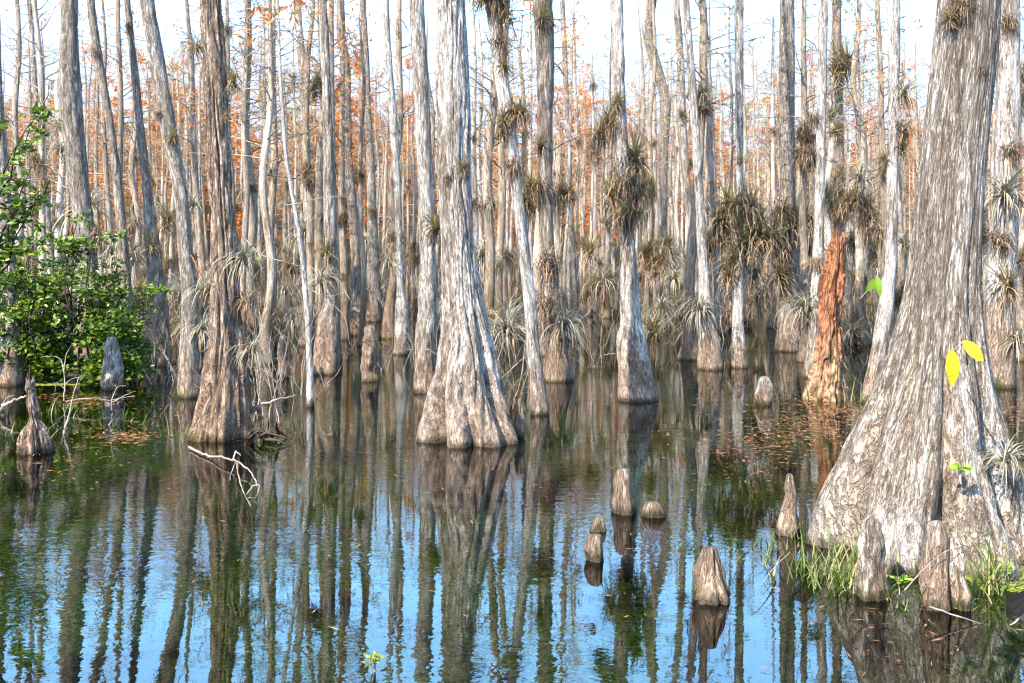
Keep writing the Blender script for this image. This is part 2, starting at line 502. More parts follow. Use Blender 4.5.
def branch(mb, p0, az, el, L, r, rs, depth=1, mat=0, leaf=None, nl=0, lsz=0.1, sub=4, k=5):
    pts = [np.array(p0, float)]
    d = np.array([math.cos(az) * math.cos(el), math.sin(az) * math.cos(el), math.sin(el)])
    for s in range(k):
        d = d + rs.normal(0, .22, 3) * np.array([1, 1, .7]); d /= np.linalg.norm(d)
        pts.append(pts[-1] + d * L / k)
    mb.tube(pts, np.linspace(r, r * .25, k + 1), 3, mat)
    if depth:
        for s in range(sub):
            t = rs.uniform(.25, 1.0); i = min(int(t * k), k - 1)
            p = pts[i] + (pts[i + 1] - pts[i]) * (t * k - i)
            branch(mb, p, az + rs.normal(0, .9), el + rs.normal(.1, .5), L * rs.uniform(.25, .55), r * .45, rs, depth - 1, mat, leaf, nl, lsz, 3)
    if leaf is not None and nl:
        P = np.array(pts)
        for s in range(rs.poisson(nl)):
            t = rs.uniform(.3, 1.0) * k; i = min(int(t), k - 1)
            p = P[i] + (P[i + 1] - P[i]) * (t - i) + rs.normal(0, .05, 3)
            dd = rs.normal(0, 1, 3); dd[2] -= .35; dd /= np.linalg.norm(dd)
            sdv = np.cross(dd, rs.normal(0, 1, 3)); sdv /= np.linalg.norm(sdv) + 1e-6
            l = lsz * rs.uniform(.6, 1.5); w = l * .12
            mb.add([p, p + dd * l * .5 + sdv * w, p + dd * l, p + dd * l * .5 - sdv * w], [(0, 1, 2, 3)], leaf)


def crown_mb(zs, line, z0, z1, rs, nb=34, Lmax=1.8, nl=5, lsz=.16, leaf=1, rtop=.02, sub=4, depth=1):
    cx, cy, r = line
    mb = MB()
    for k in range(nb):
        t = (k + rs.uniform(0, 1)) / nb
        z = z0 + (z1 - z0) * t
        i = min(np.searchsorted(zs, z), len(zs) - 1)
        L = Lmax * (1 - .62 * t) * rs.uniform(.45, 1.1)
        branch(mb, (cx[i], cy[i], z), rs.uniform(0, 6.28), rs.uniform(-.15, .65), L, max(.008, r[i] * .28), rs, depth, 0, leaf if nl else None, nl * (.35 + .65 * t), lsz, sub)
    return mb


# ------------------------------------------------------------------ hero trees traced from the place
BARKGRP = "cypress trees of the swamp"


def hero(label, knots, base_y, H=13.5, D=None, mat="bark", white=.5, stain=.25, red=0., lobes=0, lamp=.0, lobe_h=1.5, ridge=.008, n=None,
         seed=1, leaf="rust", nl=4, name="cypress_tree", nb=26, plates=0., lobe_dirs=None, ridge_f=1.0, wob=0.015, foot=1.12, follow=.12, ref=None):
    """knots: (row, left edge, right edge) seen at distance D, from the top of the frame down to the waterline"""
    ks = sorted(knots, key=lambda k: -k[0])           # bottom first
    if D is None:
        D = DW(base_y)
        D = D + (ks[0][2] - ks[0][1]) / 2 * D / FPX * .8
    zk, xk, rk = [], [], []
    for (y, a, b) in ks:
        z = PZ(y, D)
        if y == ks[0][0]:
            z = 0.0
        zk.append(z); xk.append(PX((a + b) / 2, D)); rk.append((b - a) / 2 * D / FPX)
    zk = [-0.5] + zk; xk = [xk[0]] + xk; rk = [rk[0] * foot] + rk
    # above the frame
    slope = (xk[-1] - xk[-2]) / (zk[-1] - zk[-2])
    slope = max(-.12, min(.12, slope)) * .6
    zt, xt, rt = zk[-1], xk[-1], rk[-1]
    for f_, rf in ((.33, .80), (.66, .52), (1.0, .12)):
        z = zt + (H - zt) * f_
        zk.append(z); xk.append(xt + slope * (z - zt)); rk.append(rt * rf)
    rng_ = np.random.default_rng(seed)
    yk = [D] * len(zk)
    yk[-1] = D + rng_.uniform(-.6, .6); yk[-2] = D + (yk[-1] - D) * .5
    dz = max(.012, 2.2 * D / FPX)
    zs = np.concatenate([np.arange(-.5, zt + .3, dz), np.arange(zt + .35, H, .25), [H]])
    n = n or int(min(230, max(14, max(rk) * 2 * math.pi / (2.6 * D / FPX))))
    base = (xk[1], D)
    V, q, P, line = trunk_arrays(zk, np.array(xk) - base[0], np.array(yk) - base[1], rk, zs, n, lobes, lamp, lobe_h, ridge, ridge_f, seed, wob, lobe_dirs, plates, follow, ref)
    root = empty(name, (base[0], base[1], 0))
    tag(root, label, "tree", BARKGRP)
    tr_ = mesh_obj("trunk", V, q, M[mat], root, None, P)
    tr_.color = (white, stain, red, 1)
    mb = crown_mb(zs, line, max(zt + 1.2, H * .68), H - .3, rng_, nb, 1.5, nl, .15)
    mb.build("crown", [M["twig"], M[leaf]], root)
    HEROES.append((knots, D, root))
    return root


HEROES = []
PI = math.pi
# the giant on the right
hero("giant old cypress on the right with a huge flaring pale base, nearest tree",
     [(0, 940, 998), (60, 934, 994), (115, 928, 988), (170, 921, 984), (230, 915, 981), (287, 907, 979), (337, 895, 983), (390, 877, 993), (430, 857, 1002), (467, 840, 1012), (504, 826, 1022), (530, 819, 1030), (552, 815, 1036)],
     552, 14.0, D=6.25, mat="giant", white=.56, stain=.12, lobes=9, lamp=.34, lobe_h=3.0, ridge=.013, seed=3, plates=.005, foot=1.02, follow=0, ref=.52, n=360, ridge_f=1.15, nb=30, wob=0)
hero("buttressed cypress standing in the middle of the open water, grey-white with broad ribbed foot",
     [(0, 436, 465), (100, 437, 469), (200, 439, 472), (245, 442, 474), (287, 442, 481), (337, 438, 492), (387, 427, 504), (420, 421, 514), (446, 418, 521)],
     446, 14.5, mat="bark", white=.66, stain=.34, lobes=7, lamp=.36, lobe_h=1.9, ridge=.015, seed=5, n=250, nb=30, wob=0, lobe_dirs=[-2.75, -1.9, -1.2, -.35, .5, 1.4, 2.5])
hero("shaggy brown cypress with stringy peeling bark, left of centre",
     [(0, 200, 221), (60, 203, 224), (100, 204, 226), (160, 207, 230), (200, 210, 232), (245, 213, 236), (287, 212, 238), (337, 209, 241), (387, 201, 246), (420, 195, 248), (441, 191, 249)],
     441, 13.5, mat="shaggy", white=.22, stain=.6, red=.28, lobes=5, lamp=.18, lobe_h=1.6, ridge=.024, ridge_f=.85, seed=8, n=220, nb=26, wob=0)
hero("waisted grey cypress wrapped in a tall clump of air plants",
     [(0, 610, 623), (90, 612, 625), (160, 615, 629), (220, 619, 632), (287, 620, 638), (325, 620, 641), (337, 617, 645), (370, 618, 651), (402, 617, 659)],
     402, 13.5, white=.62, stain=.40, lobes=6, lamp=.13, lobe_h=.8, ridge=.010, seed=11, n=120, nb=24)
hero("white cypress just left of the ribbed one, its foot half hidden behind it",
     [(0, 409, 424), (67, 412, 427), (133, 415, 430), (200, 418, 434), (260, 419, 436), (300, 418, 438), (350, 414, 437), (393, 411, 440)],
     393, 13.5, white=.68, stain=.30, lobes=5, lamp=.14, lobe_h=1.0, ridge=.008, seed=13)
hero("pale cypress leaning left, bearing one small spiky air plant at mid height",
     [(0, 141, 155), (67, 151, 166), (135, 162, 178), (200, 175, 188), (250, 178, 192), (287, 181, 197), (337, 181, 199), (398, 177, 201)],
     398, 13.0, white=.55, stain=.32, lobes=4, lamp=.10, ridge=.007, seed=15)
hero("stout grey cypress rising behind the green shrub",
     [(0, 62, 77), (67, 61, 79), (100, 60, 81), (150, 66, 85), (200, 72, 90), (250, 77, 96), (310, 78, 100), (372, 74, 104)],
     372, 13.5, white=.42, stain=.45, lobes=4, lamp=.1, ridge=.012, seed=17, plates=.008)
hero("grey trunk at the very left edge of the view, behind the upper green sprigs",
     [(100, -7, 2), (150, -5, 6), (230, 1, 14), (300, 3, 19), (386, -4, 26)], 386, 12.0, white=.5, stain=.4, ridge=.008, seed=18, lobes=3, lamp=.1)
hero("straight smooth grey cypress right of the shaggy trunk",
     [(0, 293, 301), (67, 298, 306), (133, 301, 309), (200, 303, 313), (260, 305, 314), (330, 302, 318)], 330, 14.5, white=.62, stain=.25, ridge=.006, seed=20)
hero("grey cypress with swollen red-brown foot and air plants at knee height",
     [(0, 318, 327), (100, 322, 331), (200, 323, 335), (290, 325, 337), (325, 317, 339), (375, 312, 340)], 375, 14.0, white=.5, stain=.45, red=.08, lobes=5, lamp=.14, ridge=.009, seed=21)
hero("snaking grey cypress whose upper trunk bends like an S, left of the white pair",
     [(0, 335, 343), (33, 336, 345), (67, 343, 351), (110, 341, 350), (150, 342, 351), (200, 347, 357), (270, 351, 361), (336, 348, 366)], 336, 14.0, white=.35, stain=.3, ridge=.008, seed=22, wob=.05)
hero("slender white cypress with a bottle-shaped foot left of the central pair",
     [(0, 383, 389), (60, 386, 392), (120, 389, 397), (200, 394, 401), (290, 397, 404), (310, 395, 408), (355, 393, 410)], 355, 14.0, white=.85, stain=.2, lobes=4, lamp=.1, ridge=.006, seed=23)
hero("two-toned cypress with a green-crowned air plant near the top of the view",
     [(0, 532, 552), (60, 536, 554), (140, 537, 552), (220, 539, 553), (300, 542, 560), (345, 544, 566), (382, 540, 574)], 382, 14.5, white=.42, stain=.45, red=.12, lobes=5, lamp=.12, ridge=.010, seed=25)
hero("slim pale cypress leaning left, close right of the ribbed foot",
     [(0, 486, 500), (80, 495, 509), (165, 508, 520), (220, 514, 525), (300, 523, 535), (360, 527, 541), (415, 530, 549)], 415, 13.0, white=.72, stain=.28, ridge=.006, seed=26, lobes=3, lamp=.06)
hero("grey cypress with ribbed foot right of the waisted one, leaning slightly left",
     [(0, 682, 689), (100, 689, 697), (200, 695, 704), (260, 698, 708), (290, 699, 711), (330, 699, 718), (370, 697, 724)], 370, 14.0, white=.7, stain=.35, lobes=5, lamp=.12, ridge=.007, seed=27)
hero("crooked cypress with a kinked brown upper trunk right of the waisted one",
     [(0, 646, 657), (28, 642, 653), (67, 651, 662), (105, 660, 671), (150, 658, 668), (220, 656, 667), (328, 655, 672)], 328, 14.5, white=.4, stain=.25, red=.15, ridge=.010, seed=28, wob=.0)
hero("pale cypress with a reddish collar behind the leaning grey one",
     [(0, 673, 680), (67, 677, 684), (133, 680, 687), (200, 685, 692), (270, 690, 699), (338, 688, 704)], 338, 14.5, white=.68, stain=.35, ridge=.006, seed=29)
hero("bright white trunk rising from the air plant thicket",
     [(0, 734, 743), (100, 735, 743), (200, 737, 744), (290, 733, 744), (320, 732, 744), (368, 730, 748)], 368, 14.0, white=.85, stain=.2, ridge=.006, seed=30)
hero("thick grey cypress with plain scaly bark behind the air plant thicket",
     [(0, 780, 794), (100, 779, 794), (200, 781, 796), (290, 780, 800), (352, 775, 806)], 352, 14.5, white=.42, stain=.3, ridge=.009, seed=31, lobes=4, lamp=.1)
hero("bright white straight cypress just behind the orange broken stump",
     [(0, 818, 828), (67, 818, 827), (133, 817, 826), (200, 815, 825), (270, 812, 823), (330, 809, 821), (378, 803, 822)], 378, 14.0, white=.78, stain=.2, ridge=.005, seed=32)
hero("brown trunk carrying a bird-nest-like air plant, right of the bright white one",
     [(0, 832, 841), (60, 833, 841), (130, 836, 844), (220, 834, 844), (340, 838, 856)], 340, 14.0, white=.2, stain=.4, red=.3, ridge=.009, seed=33)
hero("smooth white cypress hard against the left flank of the giant",
     [(0, 887, 899), (100, 888, 899), (170, 887, 898), (220, 885, 897), (270, 883, 896), (310, 878, 893), (340, 873, 888), (404, 862, 882)], 404, 13.5, white=.75, stain=.42, ridge=.005, seed=34)
hero("grey cypress with reddish foot at the right edge behind the giant",
     [(0, 997, 1019), (60, 997, 1019), (170, 995, 1018), (230, 991, 1017), (300, 986, 1015), (388, 980, 1015)], 388, 14.0, white=.75, stain=.75, red=.08, lobes=5, lamp=.1, ridge=.010, seed=35)
hero("slim dark trunk left of the leaning pale one, crossing behind the shrub",
     [(0, 87, 94), (60, 95, 103), (130, 107, 115), (230, 117, 127), (300, 120, 133), (360, 118, 138)], 360, 13.5, white=.3, stain=.35, ridge=.008, seed=36)
hero("dark-footed cypress between the shrub and the leaning pale trunk",
     [(0, 124, 130), (60, 129, 136), (130, 136, 144), (200, 143, 153), (260, 147, 162), (310, 148, 168), (366, 143, 173)], 366, 13.5, white=.3, stain=.85, ridge=.009, seed=37, lobes=4, lamp=.12)
hero("thin pale trunk leaning left above the green shrub",
     [(0, 27, 32), (100, 34, 39), (200, 44, 50), (270, 48, 56), (340, 48, 60)], 340, 14.0, white=.6, stain=.3, ridge=.006, seed=38)
hero("grey trunk left of the swollen-footed one, straight and bare",
     [(0, 360, 366), (100, 364, 371), (200, 367, 376), (270, 367, 380), (322, 365, 383)], 322, 14.5, white=.4, stain=.35, ridge=.007, seed=39)
hero("thin tilted white sapling trunk right of the shaggy tree, forked low down",
     [(150, 284, 288), (190, 290, 294), (240, 298, 303), (290, 303, 308), (340, 306, 311), (407, 306, 314)], 407, 6.0, white=1.0, stain=.05, ridge=.003, seed=40, nb=10, n=16)
hero("brown-footed pale trunk right of the ribbed leaning grey one",
     [(0, 700, 706), (100, 706, 712), (200, 710, 717), (260, 712, 720), (335, 711, 727)], 335, 14.5, white=.65, stain=.3, ridge=.006, seed=41)
hero("slender cypress with dark foot left of the two-toned one",
     [(0, 560, 565), (100, 563, 569), (200, 566, 573), (300, 566, 578), (322, 563, 583)], 322, 14.5, white=.5, stain=.5, ridge=.006, seed=42)

# ------------------------------------------------------------------ cypress knees and stumps


def knee(label, px0, px1, ytop, ybase, seed, lean=0., mat="bark", white=.4, stain=.3, red=0., cat="cypress knee", name="cypress_knee", group="cypress knees poking out of the water", blunt=.62, ridge=.012, base_z=0., D=None, lobes=3, lamp=.14):
    D = D or DW(ybase)
    w = (px1 - px0) / 2 * D / FPX
    h = (ybase - ytop) * D / FPX
    zk = [-.45, 0, h * .35, h * .7, h * .88, h * .97, h]
    rk = [w * 1.25, w, w * (.5 + .45 * blunt), w * (.30 + .5 * blunt), w * (.18 + .45 * blunt), w * .30 * (.5 + blunt), w * .02]
    xk = [0, 0, lean * h * .3, lean * h * .7, lean * h * .9, lean * h, lean * h]
    n = int(max(20, min(90, w * 6.28 / (2.2 * D / FPX))))
    zs = np.concatenate([np.arange(-.45, h * .9, max(.008, 2 * D / FPX)), np.linspace(h * .9, h, 8)])
    V, q, P, _ = trunk_arrays(zk, xk, [0] * 7, rk, zs, n, lobes, lamp, h * 1.1, ridge, 1.3, seed, 0, lump=.22)
    o = mesh_obj(name, V, q, M[mat], None, None, P, True, (PX((px0 + px1) / 2, D), D, base_z))
    o.color = (white, stain, red, 1)
    return tag(o, label, cat, group)


knee("mossy-footed pale knee alone in the open water right of centre", 611, 636, 468, 512, 50, white=.45, stain=.1, blunt=.75)
knee("short stubby knee with a flat pale top, in front of the mossy-footed one", 586, 604, 534, 560, 51, white=.6, stain=.08, blunt=1.0)
knee("dark hunched knee like a worn molar, nearest in the open water", 689, 733, 546, 597, 52, white=0., stain=.6, red=0., blunt=.5, ridge=.018, lamp=.24)
knee("slender pointed knee left of the giant's foot", 777, 800, 473, 534, 53, white=.45, stain=.15, blunt=.35, lean=.02)
knee("rounded knee with mossy side in the grass before the giant", 857, 887, 517, 597, 54, white=.45, stain=.06, blunt=.65)
knee("broad ribbed knee fused against the front of the giant", 918, 957, 520, 606, 55, white=.45, stain=.25, blunt=.6, ridge=.010, lamp=.2)
knee("narrow yellowish knee with a knot, at the right of the broad ribbed one", 949, 971, 537, 608, 56, white=.5, stain=.15, blunt=.5, lean=-.08)
knee("tall smooth grey knee in front of the green shrub", 101, 124, 336, 389, 57, white=.6, stain=.12, blunt=.8)
knee("blunt brown post-like knee standing alone left of the ribbed cypress", 361, 379, 325, 381, 58, white=.35, stain=.45, red=.1, blunt=.95)
knee("short pale cut-off knee in the water left of the orange stump", 757, 771, 376, 404, 59, white=.55, stain=.10, blunt=1.0, ridge=.02)
knee("small dark knee tip just behind the stubby flat-topped one", 593, 606, 516, 530, 60, white=.05, stain=.2, blunt=.6)
knee("low brown knee peeping out at the right of the ribbed cypress foot", 513, 526, 398, 437, 61, white=.3, stain=.5, blunt=.8)
knee("thin brown knee between the swollen-footed trunk and the white sapling", 277, 289, 335, 378, 62, white=.35, stain=.4, red=.1, blunt=.8)
knee("round mossy lump barely breaking the surface right of the pale knee", 645, 661, 502, 516, 63, white=.1, stain=.05, blunt=1.1, ridge=.010, cat="mossy stump", name="mossy_stump", group=None)


def rotten(label, pts, D, seed, name, mat, topcut, n=90, ridge=.03, group=None, color=(.4, .3, .1, 1)):
    ks = sorted(pts, key=lambda k: -k[0])
    zk = [-.45] + [max(0, PZ(y, D)) for y, a, b in ks]
    xk = [PX((a + b) / 2, D) for y, a, b in ks]; rk = [(b - a) / 2 * D / FPX for y, a, b in ks]
    xk = [xk[0]] + xk; rk = [rk[0] * 1.1] + rk
    x0 = xk[0]
    zs = np.concatenate([np.arange(-.45, zk[-1] - .01, .016), [zk[-1]]])
    V, q, P, _ = trunk_arrays(zk, np.array(xk) - x0, [0] * len(zk), rk, zs, n, 5, .18, zk[-1] * 1.2, ridge * .5, 1.2, seed, 0, None, ridge)
    # jagged, splintered top
    k = len(zs); VV = V.reshape(k, n, 3)
    th = np.arange(n) * 2 * PI / n
    jag = vnoise(np.stack([np.cos(th) * 2.2, np.sin(th) * 2.2, th * 0 + seed], 1), seed)
    jag = topcut * (jag - jag.max())
    for i in range(k):
        lim = zk[-1] + jag
        over = VV[i, :, 2] > lim
        VV[i, over, 2] = lim[over]
    cap = VV[-1].copy(); c = cap.mean(0); c[2] -= topcut * .5
    inner = c + (cap - c) * .05
    V = np.concatenate([VV.reshape(-1, 3), inner])
    j = np.arange(n); j2 = (j + 1) % n; b0 = (k - 1) * n
    q = np.concatenate([q, np.stack([b0 + j, b0 + j2, k * n + j2, k * n + j], 1)])
    P = np.concatenate([P, P[-n:] + np.array([0, 0, .01])])
    o = mesh_obj(name, V, q, M[mat], None, None, P, False, (x0, D, 0))
    o.color = color
    return tag(o, label, "stump", group)


rotten("orange rotting broken trunk with splintered pointed top, left of the giant",
       [(226, 834, 841), (236, 832, 843), (255, 829, 844), (290, 822, 842), (325, 819, 839), (360, 817, 840), (385, 811, 841), (399, 805, 842)], DW(399), 70, "broken_stump", "rotten", .25, 150, .045)
rotten("small jagged grey stump with splayed foot in the weedy water at far left",
       [(376, 28, 33), (392, 28, 35), (410, 28, 39), (418, 30, 38), (424, 28, 42), (430, 25, 45), (440, 22, 47), (452, 20, 49)], DW(452), 71, "jagged_stump", "shaggy", .07, 80, .040, color=(.45, .1, .05, 1))

# ------------------------------------------------------------------ air plants (prototypes as mesh pairs)


def air_proto(kind, seed):
    rs = np.random.default_rng(seed)
    a, b = MB(), MB()
    if kind == "spiky":
        for k in range(150):
            a.strap(rs.normal(0, .02, 3), rs.uniform(0, 6.28), rs.uniform(-.3, 1.5), rs.uniform(.18, .5), rs.uniform(.010, .018), rs.uniform(.1, 1.5), 0, 5)
        for k in range(55):
            b.strap(rs.normal(0, .05, 3) - [0, 0, .05], rs.uniform(0, 6.28), rs.uniform(-1.1, .1), rs.uniform(.15, .34), rs.uniform(.008, .016), rs.uniform(.5, 1.4), 0, 4)
    elif kind == "curly":
        for k in range(120):
            a.strap(rs.normal(0, .02, 3), rs.uniform(0, 6.28), rs.uniform(.0, 1.45), rs.uniform(.4, .8), rs.uniform(.010, .018), rs.uniform(1.2, 2.7), 0, 7)
        for k in range(30):
            b.strap(rs.normal(0, .04, 3), rs.uniform(0, 6.28), rs.uniform(-.9, .3), rs.uniform(.2, .5), rs.uniform(.008, .015), rs.uniform(.8, 2.0), 0, 5)
    elif kind == "clump":
        for c in range(5):
            o = np.array([rs.uniform(-.16, .16), rs.uniform(-.16, .16), rs.uniform(-.3, .3)])
            for k in range(60):
                a.strap(o + rs.normal(0, .02, 3), rs.uniform(0, 6.28), rs.uniform(0, 1.5), rs.uniform(.18, .42), rs.uniform(.010, .018), rs.uniform(.2, 1.4), 0, 5)
            for k in range(80):
                b.strap(o + rs.normal(0, .06, 3), rs.uniform(0, 6.28), rs.uniform(-1.4, .4), rs.uniform(.15, .36), rs.uniform(.007, .015), rs.uniform(.4, 1.6), 0, 4)
    else:  # dead
        for k in range(30):
            a.strap(rs.normal(0, .03, 3), rs.uniform(0, 6.28), rs.uniform(0, 1.3), rs.uniform(.15, .35), rs.uniform(.010, .016), rs.uniform(.6, 1.6), 0, 5)
        for k in range(190):
            b.strap(rs.normal(0, .07, 3), rs.uniform(0, 6.28), rs.uniform(-1.4, 1.1), rs.uniform(.15, .42), rs.uniform(.006, .014), rs.uniform(.6, 2.2), 0, 5)
    return a, b


AIR = {}
for kind, mat in (("spiky", "air_green"), ("curly", "air_grey"), ("clump", "air_green"), ("dead", "air_grey")):
    AIR[kind] = []
    for s in range(3):
        a, b = air_proto(kind, 100 + s * 7 + len(kind) * 31)
        va, qa, ma, ba = a.arrays(); vb, qb, mb_, bb = b.arrays()
        AIR[kind].append((mesh_data("air_plant", va, qa, M[mat]), mesh_data("dead_leaves", vb, qb, M["air_dead"]), (va, qa, ma, ba), (vb, qb, mb_, bb)))


def hero_at(px, py):
    """the nearest traced trunk under a point of the view, with its x and radius there"""
    best = None
    for kn, D, root in HEROES:
        ys = np.array([k[0] for k in kn]); o = np.argsort(ys)
        l = np.interp(py, ys[o], np.array([k[1] for k in kn])[o]); r = np.interp(py, ys[o], np.array([k[2] for k in kn])[o])
        d = 0 if l <= px <= r else min(abs(px - l), abs(px - r))
        if d < 14 and (best is None or d < best[0] - 2 or (abs(d - best[0]) <= 2 and D < best[1])):
            best = (d, D, (l + r) / 2, (r - l) / 2)
    return best


APS = []


def air(px, py, size, kind, label, D=None, group="air plants on the cypress trunks"):
    h = hero_at(px, py)
    if D is None:
        D = h[1] if h else 17.0
        if h and abs(px - h[2]) < h[3] * 1.2:       # sits on the front of the bark
            D = D - h[3] * D / FPX * .95
    k = len(APS)
    ma, mb_, _, _ = AIR[kind][k % 3]
    o = link("air_plant", ma, None, (PX(px, D), D, PZ(py, D)))
    s = size * D / FPX / (.82 if kind == 'curly' else .68)
    o.scale = (s, s, s)
    o.rotation_euler = (random.uniform(-.15, .15), random.uniform(-.15, .15), random.uniform(0, 6.28))
    link("dead_leaves", mb_, o)
    tag(o, label, "air plant", group)
    APS.append(o)
    return o


for px, py, size, kind, label in (
    # the leaning slim trunk and the two-toned trunk right of the ribbed cypress
    (495, 12, 52, "clump", "topmost clump of air plants on the slim leaning trunk right of the ribbed cypress"),
    (500, 40, 40, "dead", "dark drooping air plant below the topmost clump on the slim leaning trunk"),
    (503, 66, 36, "spiky", "spiky air plant, third from the top on the slim leaning trunk"),
    (511, 128, 44, "clump", "shaggy clump of air plants halfway up the slim leaning trunk"),
    (513, 165, 42, "dead", "withered brown air plant below the halfway clump on the slim leaning trunk"),
    (542, 20, 40, "spiky", "yellow-green air plant high on the two-toned trunk with rusty streak below"),
    (541, 146, 32, "spiky", "small spiky air plant at mid height on the two-toned trunk"),
    (538, 200, 46, "clump", "spreading air plant clump above the lower third of the two-toned trunk"),
    (548, 262, 54, "dead", "dark tangled air plant low on the two-toned trunk"),
    (548, 305, 58, "dead", "lowest dark mass of dead air plant leaves on the two-toned trunk"),
    (563, 328, 60, "curly", "grey arching air plant at the red-brown foot of the two-toned trunk"),
    (508, 330, 74, "curly", "big grey fountain-like air plant at the right hip of the ribbed cypress"),
    # waisted trunk
    (617, 105, 34, "spiky", "topmost green air plant on the waisted trunk"),
    (611, 136, 42, "clump", "air plant clump at the left, second from the top on the waisted trunk"),
    (634, 160, 62, "spiky", "largest spiky green air plant on the waisted trunk, at its right"),
    (625, 184, 48, "dead", "hanging brown beard of dead leaves in the waisted trunk's clump"),
    (611, 196, 48, "spiky", "lower left spiky air plant of the waisted trunk's clump"),
    (631, 207, 50, "clump", "lowest bushy air plant of the waisted trunk's clump"),
    # ribbed cypress and white neighbour
    (436, 228, 46, "spiky", "yellow-green spiky air plant between the white trunk and the ribbed cypress"),
    (463, 168, 26, "spiky", "small grey-green air plant on the face of the ribbed cypress"),
    (474, 138, 16, "dead", "tiny dark air plant on the right side of the ribbed cypress"),
    (447, 178, 18, "dead", "tiny withered air plant left of the small one on the ribbed cypress"),
    (478, 205, 26, "dead", "brown air plant on the right edge of the ribbed cypress above its flare"),
    # shaggy tree and pale leaning tree
    (228, 30, 24, "dead", "dark air plant with bare twigs at the top right of the shaggy trunk"),
    (233, 82, 36, "spiky", "green-tipped air plant on the right side of the shaggy trunk, high up"),
    (226, 115, 14, "dead", "small black-brown knot of dead leaves on the shaggy trunk"),
    (197, 48, 40, "curly", "pale curly air plant at the upper left of the shaggy trunk"),
    (205, 292, 56, "curly", "silvery curly air plant in the gap left of the shaggy trunk"),
    (203, 330, 42, "curly", "lower silvery air plant in the gap left of the shaggy trunk"),
    (243, 262, 56, "curly", "straw-coloured curly air plant on the right flank of the shaggy trunk"),
    (248, 300, 40, "dead", "drooping withered air plant on the right flank of the shaggy trunk"),
    (252, 352, 46, "curly", "straggly pale air plant low at the right foot of the shaggy trunk"),
    (172, 138, 26, "spiky", "small spiky air plant on the pale leaning trunk"),
    (158, 114, 16, "dead", "tiny air plant left of the small spiky one on the pale leaning trunk"),
    (98, 235, 38, "dead", "withered brown air plant on the stout grey trunk above the shrub"),
    (12, 212, 30, "dead", "withered air plant on the trunk at the left edge"),
    (95, 52, 18, "dead", "dark air plant near the top of the slim dark trunk by the shrub"),
    (128, 26, 16, "dead", "dark air plant high on the dark-footed trunk"),
    (152, 246, 34, "spiky", "green air plant on the dark-footed trunk above its stained foot"),
    # left centre
    (311, 118, 16, "dead", "brown air plant at the right of the straight smooth grey trunk, upper one"),
    (315, 181, 22, "dead", "dark air plant at the right of the straight smooth grey trunk, lower one"),
    (326, 252, 40, "spiky", "green-topped air plant above the swollen red-brown foot"),
    (321, 284, 44, "curly", "straw-coloured air plant just over the swollen red-brown foot"),
    (335, 130, 14, "dead", "tiny air plant on the right of the trunk with swollen foot"),
    (389, 262, 40, "curly", "pale air plant behind the bottle-footed white trunk, upper one"),
    (392, 242, 26, "spiky", "small green air plant on the bottle-footed white trunk"),
    (352, 165, 14, "dead", "dark tuft on the bend of the snaking grey trunk"),
    (372, 210, 18, "dead", "dark tuft on the straight bare grey trunk"),
    # thicket right of centre
    (700, 312, 52, "curly", "grey air plant fanning left from the ribbed leaning grey trunk near the water"),
    (736, 222, 58, "clump", "upper left clump of the air plant thicket"),
    (752, 205, 48, "spiky", "topmost spiky plant of the air plant thicket"),
    (748, 255, 66, "clump", "large middle clump of the air plant thicket"),
    (728, 275, 44, "spiky", "low green plant at the left of the air plant thicket"),
    (781, 212, 54, "dead", "dark brown air plant on the thick grey trunk above the thicket"),
    (790, 242, 60, "clump", "right-hand bushy clump of the air plant thicket"),
    (780, 275, 54, "spiky", "green spiky plant low at the right of the air plant thicket"),
    (760, 298, 48, "dead", "lowest dead tuft under the air plant thicket"),
    (817, 262, 30, "dead", "dark rag of dead leaves on the bright white trunk by the orange stump"),
    (806, 310, 58, "curly", "grey fountain-like air plant left of the orange stump"),
    (841, 330, 34, "spiky", "low green air plant at the right side of the orange stump"),
    # upper right
    (842, 76, 50, "clump", "nest-like air plant on the brown trunk in the fork, upper right"),
    (837, 132, 30, "spiky", "small green air plant under the nest-like one on the brown trunk"),
    (838, 200, 44, "clump", "bushy air plant low on the brown trunk above the orange stump"),
    (812, 118, 30, "dead", "dangling brown air plant left of the bright white trunk"),
    (806, 152, 32, "dead", "second dangling brown air plant left of the bright white trunk"),
    (904, 96, 48, "curly", "brown curling air plant left of the giant, upper one"),
    (900, 130, 46, "dead", "dark brown air plant left of the giant, beneath the curling one"),
    (902, 150, 34, "spiky", "green-tipped air plant against the left edge of the giant"),
    (884, 160, 24, "spiky", "small spiky air plant left of the smooth white trunk"),
    (951, 18, 36, "spiky", "green air plant at the top left of the giant trunk"),
    (962, 4, 42, "dead", "dry brown air plant leaves draped over the top of the giant trunk"),
    (981, 70, 22, "dead", "dry tuft on the upper right edge of the giant"),
    (1008, 22, 34, "dead", "brown air plant at the top of the right-edge trunk"),
    (1012, 150, 46, "dead", "upper dry air plant on the right-edge trunk"),
    (1006, 198, 70, "curly", "large tawny air plant behind the right flank of the giant"),
    (1000, 240, 48, "dead", "dry brown skirt of leaves on the right-edge trunk"),
    (1008, 285, 62, "spiky", "bristling star-shaped air plant on the right-edge trunk"),
    (1018, 340, 44, "curly", "pale arching air plant low at the right edge"),
):
    air(px, py, size, kind, label)
